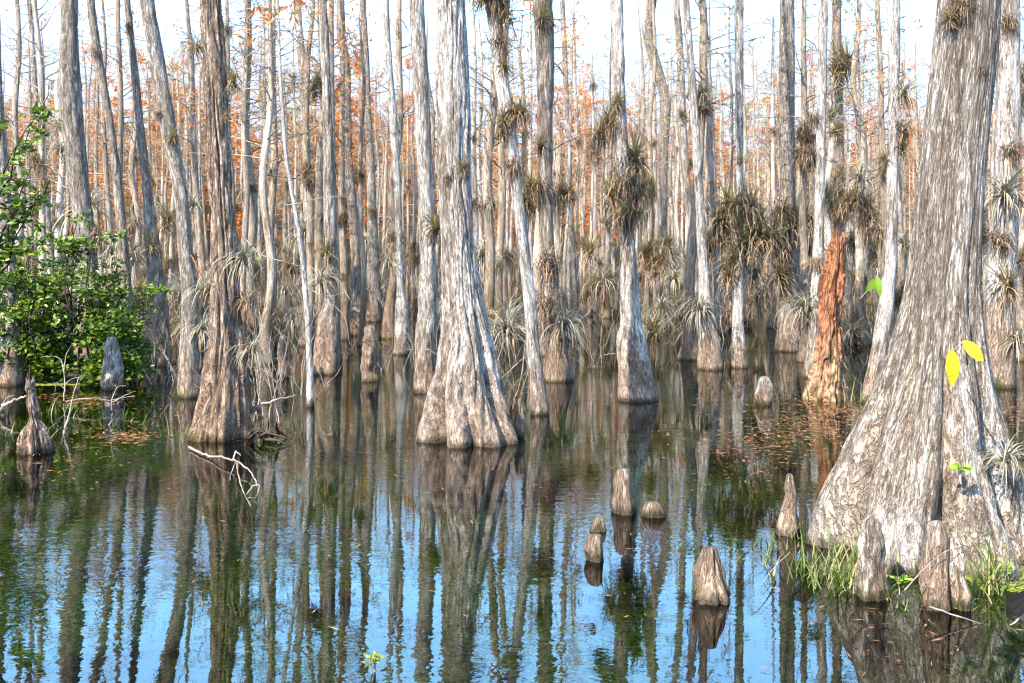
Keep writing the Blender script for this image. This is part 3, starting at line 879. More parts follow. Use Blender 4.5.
for px, py, size, kind, D, label in (
    (1006, 462, 60, "curly", 5.75, "pale dry air plant clinging to the right root of the giant"),
    (590, 252, 46, "spiky", 19, "spreading air plant on a mossy trunk between the two-toned and waisted trunks"),
    (604, 282, 40, "curly", 19, "straw-coloured air plant left of the waisted trunk near the water"),
    (653, 268, 46, "clump", 22, "green-brown air plant clump right of the waisted trunk near the water"),
    (668, 246, 38, "spiky", 24, "spiky air plant between the waisted and the ribbed leaning trunk"),
    (579, 142, 18, "dead", 20, "dark air plant knot on a thin trunk left of the waisted one"),
    (593, 86, 18, "dead", 20, "dark air plant high on a thin trunk left of the waisted one"),
    (682, 116, 20, "spiky", 20, "small green air plant on the pale collared trunk, upper one"),
    (690, 165, 18, "spiky", 20, "small green air plant on the pale collared trunk, lower one"),
    (706, 100, 22, "spiky", 22, "small air plant where thin pale trunks cross right of the leaning grey one"),
    (740, 160, 20, "spiky", 17, "small air plant high on the white trunk over the thicket"),
    (860, 180, 40, "curly", 18, "grass-like air plant between the nest-bearing trunk and the smooth white trunk"),
    (862, 215, 44, "clump", 18, "low air plant clump between the orange stump and the smooth white trunk"),
    (878, 230, 36, "dead", 17, "withered plant just left of the smooth white trunk"),
):
    air(px, py, size, kind, label, D)

# ------------------------------------------------------------------ slim trees of the middle distance
PROTO = []
for k in range(12):
    rs = np.random.default_rng(300 + k)
    Ht = rs.uniform(9.5, 12.5)
    r = rs.uniform(.055, .092)
    zk = [-.4, 0, .5, 1.2, 3, 6, 8.5, Ht]
    fl = rs.uniform(1.8, 3.2)
    rk = [r * fl * 1.1, r * fl, r * (1 + (fl - 1) * .45), r * 1.15, r, r * .85, r * .6, r * .10]
    bx, by = rs.uniform(-.13, .13, 2)
    xk = [0, 0, 0, .02, bx * .3, bx * .9, bx * .7, bx * 1.6]; yk = [0, 0, 0, .0, by * .3, by, by * .6, by * 1.8]
    zs = np.concatenate([np.arange(-.4, 1.5, .12), np.arange(1.5, Ht, .3), [Ht]])
    V, q, P, line = trunk_arrays(zk, xk, yk, rk, zs, 14, 5, .14, 1.0, .006, .7, 400 + k, .10)
    tm = mesh_data("trunk", V, q, M["far_bark"], None, P)
    style = ("rust", "bare", "rust", "bare", "tan", "bare", "rust", "bare", "olive", "rust", "bare", "tan")[k]
    nl = {"rust": 7, "bare": .4, "tan": 4, "olive": 5}[style]
    cm = crown_mb(zs, line, rs.uniform(3.5, 5.5), Ht - .1, rs, 40, 1.35, nl, .11, 1, sub=3)
    v, q, m, b = cm.arrays()
    cd = mesh_data("crown", v, q, [M["twig"], M["tan" if style == "bare" else style]], m, b)
    PROTO.append((tm, cd, style, r, zs, line))

LAND = [(-20, "left edge"), (85, "stout grey trunk"), (182, "pale leaning trunk"), (225, "shaggy trunk"), (309, "straight grey trunk"), (398, "bottle-footed trunk"), (458, "ribbed cypress"),
        (546, "two-toned trunk"), (626, "waisted trunk"), (700, "leaning grey trunk"), (740, "thicket trunk"), (819, "bright white trunk"), (891, "smooth white trunk"), (1045, "right edge")]
ORD = ["first", "second", "third", "fourth", "fifth", "sixth", "seventh", "eighth", "ninth", "tenth", "eleventh", "twelfth", "thirteenth", "fourteenth", "fifteenth", "sixteenth", "seventeenth",
       "eighteenth", "nineteenth", "twentieth"] + ["%dth" % k for k in range(21, 60)]

slots = []                                   # (left, right, D) on the view at row 200
placed = []


def span(kn, y):
    ys = np.array([k[0] for k in kn]); o = np.argsort(ys)
    return np.interp(y, ys[o], np.array([k[1] for k in kn])[o]), np.interp(y, ys[o], np.array([k[2] for k in kn])[o])


for kn, D, root in HEROES:
    slots.append((*span(kn, 190), D)); placed.append((root.location.x, root.location.y))
mids = []
tries = 0
while len(mids) < 225 and tries < 40000:
    tries += 1
    near = len(mids) < 46
    D = random.uniform(18.5, 33) if near else (33 + 30 * random.random() ** .8)
    px = random.uniform(-12, 1036)
    if near and 905 < px < 985:
        continue
    if D < 22 and 350 < px < 470:
        continue
    w = .16 / D * FPX
    x = PX(px, D)
    if any((x - a) ** 2 + (D - b) ** 2 < (1.0 if near else 1.4) for a, b in placed):
        continue
    cov = 0
    xs_ = np.linspace(px - w / 2, px + w / 2, 7)
    for (l, r, d) in slots:
        if d < D:
            cov = np.maximum(cov, (xs_ > l) & (xs_ < r))
    if np.mean(cov) > .55:
        continue
    slots.append((px - w / 2, px + w / 2, D)); placed.append((x, D))
    mids.append((px, D))
gaps = {}
for px, D in mids:
    g = max(i for i, (a, _) in enumerate(LAND[:-1]) if px >= a)
    gaps.setdefault((g, D < 33), []).append((px, D))
TWO = list(range(12))
for (g, near), items in gaps.items():
    items.sort()
    for k, (px, D) in enumerate(items):
        w_rust = 1.0 if px < 420 else .45
        while True:
            p = random.choice(TWO)
            st = PROTO[p][2]
            if st == "rust" and random.random() > w_rust:
                continue
            if st == "olive" and random.random() > .4:
                continue
            break
        tm, cd, st, r, pzs, (pcx, pcy, pr) = PROTO[p]
        root = empty("slim_cypress_tree", (PX(px, D), D, 0))
        sx = random.uniform(.75, 1.35) if near else random.uniform(.7, 1.15)
        root.scale = (sx, sx, random.uniform(.85, 1.12) * (.92 if near else .98))
        root.rotation_euler = (random.gauss(0, .016), random.gauss(0, .017), random.uniform(0, 6.28))
        wv = min(1, max(.1, random.gauss(.62 if px > 420 else .5, .22)))
        a = link("trunk", tm, root); a.color = (wv, random.uniform(.5, 1.0), max(0, random.gauss(.02, .06)), 1)
        b = link("crown", cd, root)
        tone = "pale" if wv > .68 else ("grey" if wv > .42 else "brownish")
        lab = "%s %s cypress, %s from left between %s and %s" % ("slim" if near else "thin distant", tone, ORD[k], LAND[g][1], LAND[g + 1][1])
        tag(root, lab, "tree", "slim cypresses behind" if near else "thin distant cypresses")
        if random.random() < (.85 if near else .5):
            for c in range(random.choice((1, 2, 3, 4)) if near else random.choice((1, 1, 2))):
                kind = random.choice(("spiky", "dead", "clump", "curly", "dead"))
                ma, mb_, _, _ = AIR[kind][random.randrange(3)]
                zz = random.uniform(.7, 6.5) if near else random.uniform(.6, 8)
                aw = -root.rotation_euler.z - PI / 2 + random.uniform(-1.1, 1.1)
                rr_ = np.interp(zz, pzs, pr) * .95
                e = link("air_plant", ma, root, (np.interp(zz, pzs, pcx) + rr_ * math.cos(aw), np.interp(zz, pzs, pcy) + rr_ * math.sin(aw), zz))
                s = random.uniform(.45, 1.15) / sx
                e.scale = (s, s, s); e.rotation_euler = (0, 0, random.uniform(0, 6.28))
                link("dead_leaves", mb_, e)

# ------------------------------------------------------------------ the far wood, one mass
far = MB()
fps = []
for k in range(6):
    rs = np.random.default_rng(700 + k)
    m = MB()
    Ht = 14.5
    zz = np.array([-.3, .5, 3, 6, 9, 12, Ht])
    pts = np.stack([rs.normal(0, .10, 7) * [0, 0, 1, 1, 1, 1, 1], rs.normal(0, .1, 7) * [0, 0, 1, 1, 1, 1, 1], zz], 1)
    m.tube(pts, [.24, .16, .10, .085, .065, .04, .01], 6, 0)
    for j in range(42):
        z = rs.uniform(4.6, Ht - .2); L = rs.uniform(.4, 1.7) * (1 - .5 * (z - 4) / 10)
        az = rs.uniform(0, 6.28); el = rs.uniform(-.2, .8)
        i = min(np.searchsorted(zz, z), 6)
        p = np.array([np.interp(z, zz, pts[:, 0]), np.interp(z, zz, pts[:, 1]), z])
        branch(m, p, az, el, L, .014, rs, 0, 1, 2 + (k % 3 == 1), (46, 28, 14)[k % 3], .24, 4, 3)
    fps.append(m.arrays())
rs = np.random.default_rng(9)
for k in range(1400):
    D = 54 + 70 * rs.random() ** .9
    px = rs.uniform(-60, 1084)
    a = rs.uniform(0, 6.28); s = rs.uniform(.75, 1.2); zsx = rs.uniform(.72, 1.0)
    if px > 420:
        p = fps[rs.choice([0, 3, 2, 5, 1, 0, 4])]; zsx *= .90
    else:
        p = fps[rs.choice([0, 3, 3, 0, 1, 2, 4])]
    Mx = np.array([[math.cos(a) * s, -math.sin(a) * s, rs.normal(0, .025)], [math.sin(a) * s, math.cos(a) * s, rs.normal(0, .025)], [0, 0, zsx]])
    far.stamp(p, Mx, np.array([PX(px, D), D, 0]))
o = far.build("distant_woods", [M["far_bark"], M["twig"], M["rust"], M["tan"]])
o.color = (.42, 1.0, .04, 1)
tag(o, "distant mass of thin cypress trunks with rust-coloured needles closing the view", "woods", None, "stuff")

# brown undergrowth of air plants and dead leaves between the farther trunks
und = MB()
rs = np.random.default_rng(12)
for k in range(820):
    D = rs.uniform(20, 58)
    px = rs.uniform(-20, 1044)
    if D < 30 and (330 < px < 480 or 560 < px < 640):
        continue
    z = abs(rs.normal(0, 1.4)) + .2
    kind = ("dead", "clump", "curly", "curly", "spiky")[rs.integers(5)]
    _, _, A_, B_ = AIR[kind][rs.integers(3)]
    a = rs.uniform(0, 6.28); s = rs.uniform(.8, 1.7)
    Mx = s * np.array([[math.cos(a), -math.sin(a), 0], [math.sin(a), math.cos(a), 0], [0, 0, 1]])
    off = np.array([PX(px, D), D, z])
    und.stamp(A_, Mx, off, {"spiky": 0, "clump": 0}.get(kind, 1)); und.stamp(B_, Mx, off, 2)
for k in range(900):                          # bare stems the plants cling to
    D = rs.uniform(24, 62); px = rs.uniform(-20, 1044)
    if D < 30 and (330 < px < 480 or 560 < px < 640):
        continue
    branch(und, (PX(px, D), D, -.1), rs.uniform(0, 6.28), rs.uniform(1.0, 1.5), rs.uniform(.8, 2.6), .014, rs, 1, 3 if k % 4 == 0 else 4, None, 0, .1, 5)
o = und.build("undergrowth", [M["air_green"], M["air_grey"], M["air_dead"], M["twig"], M["brush"]])
tag(o, "brown tangle of air plants and bare stems between the distant trunks", "undergrowth", None, "stuff")

# ------------------------------------------------------------------ green shrub at the left


def shrub(label, stems, D, seed, nleaf, Lf, name="green_shrub", depthspread=.8, group=None, clear=None):
    """stems: (base px, base row, tip px, tip row, spread px)"""
    rs = np.random.default_rng(seed)
    root = empty(name, (PX(stems[0][0], D), D, 0))
    o0 = np.array(root.location)
    st, lf = MB(), MB()
    for (bx, by, tx, ty, spread) in stems:
        dy = rs.uniform(-depthspread, depthspread)
        p0 = np.array([PX(bx, D), D + dy * .5, PZ(by, D)]); p1 = np.array([PX(tx, D), D + dy, PZ(ty, D)])
        k = 7
        pts = [p0 + (p1 - p0) * t + rs.normal(0, .05, 3) * (0 < t < 1) for t in np.linspace(0, 1, k)]
        st.tube(np.array(pts) - o0, np.linspace(.02, .006, k), 5)
        nb = 8
        for b in range(nb):
            t = rs.uniform(.06, 1.0)
            p = p0 + (p1 - p0) * t
            az = rs.uniform(0, 6.28); L = spread * D / FPX * rs.uniform(.4, 1.0)
            d = np.array([math.cos(az), math.sin(az) * .8, rs.uniform(-.25, .5)])
            e = p + d * L
            mid_ = (p + e) / 2 + rs.normal(0, .04, 3)
            st.tube(np.array([p, mid_, e]) - o0, [.006, .005, .003], 3)
            for q_ in range(nleaf):
                u = rs.uniform(.15, 1.05)
                c = (p + (mid_ - p) * 2 * u) if u < .5 else mid_ + (e - mid_) * (2 * u - 1)
                c = c + rs.normal(0, .045, 3)
                if c[2] < .05:
                    continue
                ld = rs.normal(0, 1, 3); ld[2] = ld[2] * .5 + .15
                nn = np.array([rs.normal(-.3, .5), rs.normal(-.5, .5), 1.0])
                l = Lf * rs.uniform(.65, 1.25)
                lf.leaf(c - o0, ld, nn, l, l * rs.uniform(.62, .85))
    st.build("stems", M["dark_root"], root)
    lf.build("foliage", M["shrub"], root, smooth=False)
    return tag(root, label, "shrub", group)


stems = []
rs = np.random.default_rng(41)
for k in range(34):
    bx = rs.uniform(0, 125)
    tx = bx + rs.uniform(-15, 26)
    top = 215 + max(0, (tx - 95) * 1.5) + rs.uniform(0, 85)
    stems.append((bx, 385, min(tx, 138), top, rs.uniform(24, 44)))
shrub("dense bright green shrub with rounded glossy leaves at the left water's edge", stems, 15.6, 42, 38, .086)
sprigs = [(-30, 330, 35, 195, 26), (-25, 300, 28, 165, 24), (-30, 300, 50, 180, 18), (-35, 260, 32, 112, 26), (-30, 240, 12, 125, 26), (-30, 240, 50, 108, 14), (-30, 280, 22, 205, 24)]
shrub("upper sprigs of rounded green leaves reaching in from the left edge", sprigs, 13.2, 43, 15, .11, depthspread=.3)
shrub("small leafy green sapling between shrub and leaning pale trunk", [(140, 372, 145, 310, 20), (150, 372, 140, 330, 18), (132, 372, 128, 300, 22)], 16.8, 44, 9, .11)

# ------------------------------------------------------------------ small plants


def small_plant(label, px, py, D, n, Lf, h, seed, mat="bright_green", cat="seedling", name="seedling", z0=None):
    rs = np.random.default_rng(seed)
    root = empty(name, (PX(px, D), D, PZ(py, D) if z0 is None else z0))
    st, lf = MB(), MB()
    for k in range(3):
        e = np.array([rs.uniform(-.4, .4) * h, rs.uniform(-.3, .3) * h, h * rs.uniform(.6, 1)])
        st.tube([np.array([0, 0, -.05]), e * .5 + rs.normal(0, .01, 3), e], [.004, .003, .002], 4)
        for j in range(n):
            t = rs.uniform(.4, 1.05)
            d = rs.normal(0, 1, 3); d[2] = rs.uniform(-.1, .7)
            lf.leaf(e * t, d, np.array([rs.normal(0, .3), -.5, 1]), Lf * rs.uniform(.6, 1.2), Lf * .36)
    st.build("stem", M["twig"], root); lf.build("leaves", M[mat], root, smooth=False)
    return tag(root, label, cat)


small_plant("leafy water weed sprig breaking the surface at the bottom of the view", 375, 664, DW(672), 6, .05, .09, 90, "olive", "water weed", "water_weed", 0)
small_plant("fresh green fern-like sprout on the face of the giant", 961, 478, 5.58, 5, .075, .06, 91, z0=PZ(478, 5.5))
small_plant("small green seedling between the two knees in front of the giant", 900, 588, 5.4, 5, .05, .10, 92, z0=.02)
small_plant("small light green weed sprouting at the right root of the giant", 1003, 560, 5.5, 6, .04, .08, 93, z0=.05)

# two yellow leaves on a thin twig growing from the giant, two green ones by the white trunk


def leaf_sprig(label, twig, leaves, mat, D, cat="leaf sprig", name="leaf_sprig"):
    P3 = lambda a: np.array([PX(a[0], D), D + (a[2] if len(a) > 2 else 0), PZ(a[1], D)])
    o0 = P3(twig[0])
    root = empty(name, o0)
    m = MB(); m.tube([P3(p) - o0 for p in twig], np.linspace(.006, .0035, len(twig)), 5); m.build("twig", M["twig"], root)
    for (a, b, w, lab) in leaves:
        f = MB(); p, e = P3(a) - o0, P3(b) - o0
        L = np.linalg.norm(e - p); d = (e - p) / L
        sd = np.cross(d, [0, 1, 0]); sd /= np.linalg.norm(sd)
        sd = sd * .95 + np.array([0, .3, 0])
        k = 12; vs = []
        for i in range(k + 1):
            t_ = i / k
            ww = w * D / FPX * .5 * (math.sin(PI * t_ ** .85) ** .75 if 0 < t_ < 1 else 0) + .0008
            c = p + d * L * t_ + np.array([0, -.018 * math.sin(PI * t_), 0])
            vs += [c - sd * ww + [0, -.006, 0], c, c + sd * ww + [0, -.004, 0]]
        q = []
        for i in range(k):
            q += [(3 * i, 3 * i + 1, 3 * i + 4, 3 * i + 3), (3 * i + 1, 3 * i + 2, 3 * i + 5, 3 * i + 4)]
        f.add(vs, q)
        ob = f.build("leaf", M[mat], root)
        if lab:
            ob["label"] = lab
    return tag(root, label, cat)


leaf_sprig("two big bright yellow leaves on a thin twig before the giant", [(983, 362, .35), (976, 366, .1), (966, 352, 0), (962, 342, 0), (952, 352, 0)],
           [((951, 349), (951, 386), 17, "upright oval yellow leaf"), ((962, 341), (983, 361), 14, "tilted pointed yellow leaf")], "yellow", 5.35)
leaf_sprig("pair of yellow-green leaves on a slender twig by the smooth white trunk", [(893, 268, .5), (884, 275, .2), (874, 283, 0), (860, 299, 0)],
           [((876, 279), (866, 291), 9, None), ((877, 276), (880, 298), 8, None)], "bright_green", 11.4)

# grass round the giant's foot and in the shallows
gr = MB()
rs = np.random.default_rng(55)
for (px, D, n, h, sp, z0) in ((842, 5.6, 90, .22, .16, .0), (865, 5.5, 60, .20, .12, 0), (830, 5.75, 60, .24, .12, 0), (850, 5.95, 30, .26, .12, 0), (775, 6.3, 22, .16, .10, 0), (762, 6.0, 16, .18, .08, 0), (992, 5.45, 46, .34, .07, .03), (1004, 5.5, 18, .24, .08, .03),
                             (975, 5.35, 26, .14, .10, .02), (905, 5.35, 30, .10, .14, .01), (940, 5.25, 24, .07, .16, .01), (985, 5.2, 24, .07, .12, .01), (800, 6.5, 26, .14, .10, 0),
                             (95, 11.6, 18, .22, .4, 0), (125, 11.0, 16, .2, .3, 0), (178, 10.6, 16, .22, .15, 0), (60, 12.2, 14, .3, .3, 0), (25, 10.6, 10, .22, .15, 0), (400, 20, 14, .3, .6, 0), (845, 13.3, 24, .4, .3, 0)):
    for k in range(n):
        x = PX(px, D) + rs.normal(0, sp); y = D + rs.normal(0, sp * .7)
        gr.strap((x, y, z0 - .04), rs.uniform(0, 6.28), rs.uniform(.75, 1.5), h * rs.uniform(.6, 1.4), rs.uniform(.003, .007) * (1 + D / 14), rs.uniform(.2, 1.5), 0, 5)
tag(gr.build("grass", M["grass"]), "green and straw-coloured grass blades growing out of the shallows", "grass", None, "stuff")

# ------------------------------------------------------------------ sticks and fallen branches


def stick(label, pts, D, r, mat="white_twig", name="dead_branch", cat="branch", extra=(), group="dead sticks in the water", flat=False):
    m = MB()
    P3 = lambda a: np.array([PX(a[0], D + (a[2] if len(a) > 2 else 0)), D + (a[2] if len(a) > 2 else 0), PZ(a[1], D + (a[2] if len(a) > 2 else 0))])
    if flat:
        P3 = lambda a: np.array([PX(a[0], DW(a[1])), DW(a[1]), .02 + (a[2] if len(a) > 2 else 0)])
    for p, rr in ((pts, r), *extra):
        pp = np.array([P3(a) for a in p])
        # smooth and roughen
        tt = np.linspace(0, len(pp) - 1, (len(pp) - 1) * 5 + 1)
        pp = np.stack([pchip(tt, np.arange(len(pp)), pp[:, c]) for c in range(3)], 1) + np.random.default_rng(abs(int(p[0][0] * 7))).normal(0, rr * .28, (len(tt), 3))
        m.tube(pp, np.linspace(rr, rr * .35, len(pp)), 6)
    o0 = m.v[0].mean(0)
    m.v = [v - o0 for v in m.v]
    return tag(m.build(name, M[mat], None, True, o0), label, cat, group)


stick("bleached fallen branch with curled tip floating before the shaggy trunk", [(189, 449), (203, 456), (222, 463, .03), (236, 469, .05), (250, 477, .03), (258, 490)], 8.9, .013, flat=True,
      extra=(([(237, 469, .05), (238, 480, .04), (243, 493), (251, 509)], .007), ([(246, 498), (252, 493, .03), (259, 494, .05), (256, 503, .02), (248, 500)], .006), ([(232, 467, .03), (236, 464, .10), (241, 467, .08)], .010), ([(236, 469, .05), (231, 476), (230, 483)], .006)))
stick("smooth white bent driftwood branch at the far left edge", [(-2, 414), (3, 408), (12, 401), (26, 397)], 12.0, .035, extra=(([(2, 414), (8, 422), (16, 425), (26, 426)], .016), ([(2, 408), (6, 399), (14, 395)], .012)))
stick("thin straight stick leaning out of the weedy water at left", [(64, 433), (70, 412), (74, 394), (79, 376)], 10.7, .014)
stick("forked white twig standing at the shrub's foot", [(64, 400), (65, 384), (64, 371)], 13.3, .012, extra=(([(64, 388), (57, 383), (55, 392)], .008), ([(65, 385), (70, 380), (76, 378), (84, 377)], .008), ([(64, 372), (61, 360), (52, 356), (40, 357)], .008), ([(64, 371), (66, 356), (71, 346)], .008)))
stick("arched pale twig right of the grey knee", [(91, 442), (102, 430), (112, 420), (112, 402), (119, 386), (126, 386)], 11.3, .010, extra=(([(112, 420), (100, 440)], .008), ([(113, 402), (124, 396), (136, 391)], .008)))
stick("low horizontal branch lying along the weedy water at left", [(66, 402), (80, 399), (95, 398), (106, 400), (135, 396)], 12.6, .010)
stick("grey fallen branch leaning from the right of the shaggy foot", [(248, 411), (262, 404), (280, 399), (296, 395)], 10.6, .018, "twig", extra=(([(250, 412), (258, 408), (266, 403)], .02),))
stick("thin dark stick in the shallows right of the shaggy foot", [(271, 425), (272, 405), (271, 380)], 11.3, .010, "dark_root")
stick("long thin branch arching across the gap right of the shaggy tree", [(246, 240), (262, 255), (285, 262), (300, 266)], 12.6, .008, extra=(([(285, 205), (300, 203), (330, 197), (360, 197)], .007), ([(262, 255), (270, 240), (268, 225)], .006)))
stick("curved dead twig drooping across the gap near the swollen foot", [(300, 275), (312, 290), (326, 300), (345, 318), (350, 345)], 15.0, .009, "twig", extra=(([(316, 293), (330, 296), (345, 292)], .007), ([(350, 300), (340, 282), (330, 270)], .007)))
stick("orange dry frond pointing up left of the shaggy trunk", [(204, 284), (199, 272), (193, 258), (190, 254)], 11.5, .010, "red_twig")
stick("grass-thin twig slanting over the water right of the dark hunched knee", [(752, 600), (768, 575), (790, 552)], 5.6, .0035, "twig")
stick("long thin twig floating in front of the giant's knees", [(930, 607), (960, 617), (990, 627), (1012, 634)], 4.95, .005)
stick("thin twig resting across the giant's front knees", [(905, 590), (925, 568), (945, 552), (962, 545)], 5.1, .004, "twig")

# bare tangled brush between shaggy tree and sapling
rs = np.random.default_rng(66)
for px, D, lab in ((262, 11.8, "bare tangled brush right of the shaggy foot"), (285, 14.0, "bare brush behind the white sapling"), (398, 17.5, "wispy bare brush by the bottle-footed trunk"), (497, 13.5, "wispy bare brush right of the ribbed cypress"),
                   (590, 18.0, "bare brush left of the waisted trunk"), (860, 14.5, "bare brush right of the orange stump"), (165, 15.5, "bare brush under the leaning pale trunk")):
    m = MB()
    for k in range(11):
        branch(m, (rs.normal(0, .2), rs.normal(0, .2), -.1), rs.uniform(0, 6.28), rs.uniform(.6, 1.45), rs.uniform(.7, 1.7), .008, rs, 1, 0, None, 0, .1, 5)
    tag(m.build("bare_brush", M["twig"], None, True, (PX(px, D), D, 0)), lab, "brush", "bare brush in the swamp")

# dark root tangle beside the shaggy foot
m = MB()
for k in range(16):
    a = rs.uniform(0, 6.28)
    p = np.array([rs.normal(0, .07), rs.normal(0, .06), rs.uniform(.0, .10)])
    e = p + np.array([rs.normal(.1, .16), rs.normal(0, .12), rs.uniform(-.12, .06)])
    m.tube([p, (p + e) / 2 + rs.normal(0, .04, 3) + [0, 0, .05], e], [.018, .014, .005], 5)
tag(m.build("root_tangle", M["dark_root"], None, True, (PX(262, 10.2), 10.2, 0)), "black tangle of wet roots at the right of the shaggy foot", "roots")

# floating orange needles
lt = MB()
rs = np.random.default_rng(77)
for (px, py, sx, sy, n) in ((85, 402, 22, 3, 300), (125, 437, 18, 4, 340), (70, 450, 40, 14, 160), (60, 396, 16, 2, 90), (160, 420, 25, 10, 60), (850, 412, 28, 5, 650), (800, 428, 28, 9, 520), (770, 440, 34, 14, 420), (720, 450, 40, 20, 120), (880, 640, 60, 20, 40), (250, 560, 140, 50, 60), (560, 560, 140, 60, 60), (815, 402, 16, 4, 120),
                            (1012, 415, 12, 10, 160), (880, 470, 20, 10, 0), (740, 405, 30, 10, 120), (640, 440, 120, 40, 70), (300, 425, 60, 20, 60), (880, 620, 60, 15, 8)):
    for k in range(n):
        y = py + rs.normal(0, sy)
        if y < 345:
            continue
        D = DW(y); x = PX(px + rs.normal(0, sx), D)
        a = rs.uniform(0, 6.28); l = rs.uniform(.015, .045) * (.5 + D / 16); w = l * rs.uniform(.06, .22)
        d = np.array([math.cos(a), math.sin(a), rs.normal(0, .08)]); s = np.array([-math.sin(a), math.cos(a), rs.normal(0, .1)])
        p = np.array([x, D, .006 + rs.uniform(0, .008)])
        lt.add([p - d * l, p + s * w, p + d * l, p - s * w], [(0, 3, 2, 1)])
tag(lt.build("floating_leaves", M["litter"], None, False), "orange cypress needles and leaf bits floating on the water", "leaf litter", None, "stuff")

# black bird, mostly beyond the right edge: the tail reaches into view
D = 4.95
bx, bz = PX(1042, D), .16
root = empty("black_bird", (bx, D, 0))
m = MB()
zs = np.linspace(0, 1, 22)
cl = np.stack([-.02 + .23 * zs, 0 * zs, bz + .02 + .15 * zs + .10 * np.clip(zs - .65, 0, 1) ** 1.0], 1)
rad = np.interp(zs, [0, .15, .4, .6, .72, .82, .9, .96, 1], [.012, .05, .068, .055, .03, .024, .03, .022, .004])
m.tube(cl, rad, 18)
m.tube([cl[-2], cl[-1] + [.03, 0, .0], cl[-1] + [.075, 0, -.005]], [.009, .006, .001], 8)
m.build("body", M["feather"], root)
m = MB()
for k in range(9):
    u = (k - 4) / 4
    p0 = np.array([.0, u * .015, bz + .03]); d = np.array([-.72, u * .22, -.66]); d /= np.linalg.norm(d)
    s = np.array([0, 1, .15]) * .016
    L = .235 * (1 - .12 * abs(u))
    m.add([p0 - s, p0 + s, p0 + d * L * .9 + s * .9 + [0, 0, .004 * k], p0 + d * L * .9 - s * .9 + [0, 0, .004 * k]], [(0, 1, 2, 3)])
    m.add([p0 + d * L * .9 - s * .9 + [0, 0, .004 * k], p0 + d * L * .9 + s * .9 + [0, 0, .004 * k], p0 + d * L + s * .3, p0 + d * L - s * .3], [(0, 1, 2, 3)])
for sgn in (-1, 1):
    w = np.stack([np.linspace(.17, -.07, 9), np.full(9, sgn * .055), bz + .02 + np.linspace(.10, -.07, 9)], 1)
    m.tube(w, np.interp(np.linspace(0, 1, 9), [0, .4, 1], [.02, .038, .004]), 10)
m.build("tail_and_wings", M["feather"], root)
m = MB()
m.tube([(-.085, -.035, .10), (-.12, -.04, .055), (-.155, -.04, .018), (-.178, -.035, .004)], [.004, .005, .004, .001], 6)
m.build("tail_quill", M["pale_feather"], root)
m = MB()
for sgn in (-1, 1):
    m.tube([(.06, sgn * .03, bz + .02), (.05, sgn * .03, .10), (.06, sgn * .03, .0)], [.008, .006, .006], 6)
m.build("legs", M["feather"], root)
tag(root, "black bird at the lower right edge, only its dark tail in view", "bird")

# ------------------------------------------------------------------ setting: bed, water
xs = np.concatenate([np.linspace(-400, -14, 14), np.linspace(-13, 13, 110), np.linspace(14, 400, 14)])
ys = np.concatenate([np.linspace(-60, 1.5, 8), np.linspace(2, 30, 120), np.linspace(31, 700, 40)])
X, Y = np.meshgrid(xs, ys, indexing="ij")
Pn = np.stack([X * .7, Y * .7, X * 0], -1).reshape(-1, 3)
Zb = -.42 + .09 * fbm(Pn, 3, 3).reshape(X.shape)
gx = PX(925, 6.2)
d2 = ((X - gx - .15) / 1.0) ** 2 + ((Y - 5.75) / .75) ** 2
Zb = Zb + .46 * np.exp(-d2 ** 2 * .9)
d3 = ((X - PX(60, 15.5)) / 1.6) ** 2 + ((Y - 16) / 1.8) ** 2
Zb = Zb + .44 * np.exp(-d3 ** 2)
Zb = Zb + .50 * smooth01((Y - 66) / 30)
i = np.arange(len(xs) - 1)[:, None] * len(ys); j = np.arange(len(ys) - 1)[None, :]
q = np.stack([i + j, i + len(ys) + j, i + len(ys) + j + 1, i + j + 1], -1).reshape(-1, 4)
o = mesh_obj("ground", np.stack([X, Y, Zb], -1).reshape(-1, 3), q, M["bed"]); o["kind"] = "structure"
o = mesh_obj("water", [(-400, -60, 0), (400, -60, 0), (400, 700, 0), (-400, 700, 0)], [(0, 1, 2, 3)], M["water"]); o["kind"] = "structure"

# ------------------------------------------------------------------ light
SUN_EL, SUN_AZ = 40.0, 219.0                   # azimuth clockwise from +Y: behind the camera, to its left
w = bpy.data.worlds.new("World"); sc.world = w; w.use_nodes = True
nt = w.node_tree; nt.nodes.clear()
sky = nt.nodes.new("ShaderNodeTexSky"); sky.sky_type = "NISHITA"; sky.sun_disc = False
sky.sun_elevation = R(SUN_EL); sky.sun_rotation = R(SUN_AZ); sky.air_density = 1.0; sky.dust_density = 1.0; sky.ozone_density = 1.6
tc = nt.nodes.new("ShaderNodeTexCoord")
mp = nt.nodes.new("ShaderNodeMapping"); mp.inputs["Scale"].default_value = (1.2, 1.2, 4.5)
nz = nt.nodes.new("ShaderNodeTexNoise"); nz.inputs["Scale"].default_value = 2.2; nz.inputs["Detail"].default_value = 6; nz.inputs["Roughness"].default_value = .62
mr = nt.nodes.new("ShaderNodeMapRange"); mr.inputs["From Min"].default_value = .52; mr.inputs["From Max"].default_value = .80; mr.inputs["To Max"].default_value = .5
mixc = nt.nodes.new("ShaderNodeMix"); mixc.data_type = "RGBA"
mixc.inputs[7].default_value = (1.62, 1.80, 2.25, 1)
bg = nt.nodes.new("ShaderNodeBackground"); bg.inputs[1].default_value = .15
out = nt.nodes.new("ShaderNodeOutputWorld")
L_ = nt.links.new
hs = nt.nodes.new('ShaderNodeHueSaturation'); hs.inputs['Saturation'].default_value = 1.05
sx_ = nt.nodes.new('ShaderNodeSeparateXYZ'); L_(tc.outputs['Generated'], sx_.inputs[0])
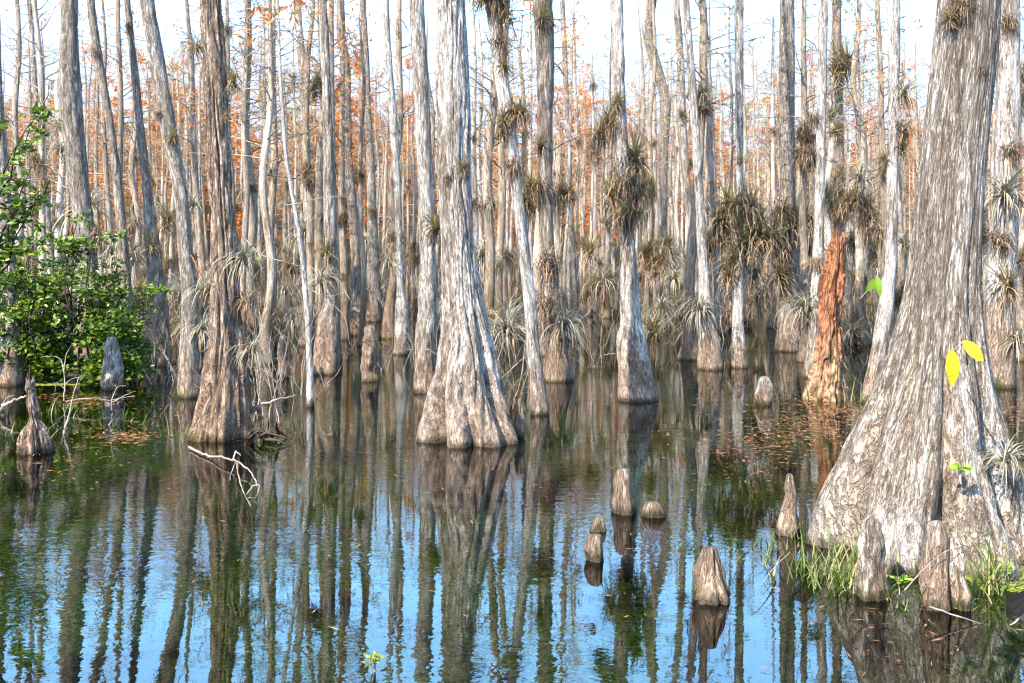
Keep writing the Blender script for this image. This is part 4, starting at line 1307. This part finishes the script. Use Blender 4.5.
hz = nt.nodes.new('ShaderNodeMapRange'); hz.inputs['From Min'].default_value = .20; hz.inputs['From Max'].default_value = .30; hz.inputs['To Min'].default_value = .93; hz.inputs['To Max'].default_value = 0
mxx = nt.nodes.new('ShaderNodeMath'); mxx.operation = 'MAXIMUM'
L_(tc.outputs["Generated"], mp.inputs[0]); L_(mp.outputs[0], nz.inputs["Vector"]); L_(nz.outputs["Fac"], mr.inputs["Value"])
L_(sx_.outputs[2], hz.inputs['Value']); L_(mr.outputs[0], mxx.inputs[0]); L_(hz.outputs[0], mxx.inputs[1]); L_(mxx.outputs[0], mixc.inputs[0]); L_(sky.outputs[0], hs.inputs['Color']); vl = nt.nodes.new('ShaderNodeMix'); vl.data_type = 'RGBA'
ve = nt.nodes.new('ShaderNodeMapRange'); ve.inputs['From Min'].default_value = .52; ve.inputs['From Max'].default_value = .38; ve.inputs['To Min'].default_value = 0; ve.inputs['To Max'].default_value = .8  # added blue band over the sky texture, brightens the sky mirrored in the water
L_(sx_.outputs[2], ve.inputs['Value']); L_(ve.outputs[0], vl.inputs[0]); vl.inputs[7].default_value = (3.0, 7.0, 11.8, 1)
L_(hs.outputs[0], vl.inputs[6]); L_(vl.outputs[2], mixc.inputs[6]); L_(mixc.outputs[2], bg.inputs[0]); L_(bg.outputs[0], out.inputs[0])

sun = bpy.data.lights.new("sun", "SUN"); sun.energy = 3.2; sun.angle = R(.53); sun.color = (1.0, .895, .735)
so = bpy.data.objects.new("sun", sun); COL.objects.link(so)
az = R(SUN_AZ)
sd = Vector((math.sin(az) * math.cos(R(SUN_EL)), math.cos(az) * math.cos(R(SUN_EL)), math.sin(R(SUN_EL))))
so.rotation_euler = sd.to_track_quat("Z", "Y").to_euler()
so.location = sd * 60

vs = sc.view_settings
sc.display_settings.display_device = "sRGB"
vs.view_transform = "Standard"; vs.look = "None"; vs.exposure = 2.0; vs.gamma = 1; vs.use_curve_mapping = False
cy = sc.cycles
cy.max_bounces = 7; cy.diffuse_bounces = 3; cy.glossy_bounces = 3; cy.transparent_max_bounces = 8; cy.transmission_bounces = 3
cy.use_denoising = True
cy.caustics_reflective = False; cy.caustics_refractive = False
cy.filter_width = 1.2
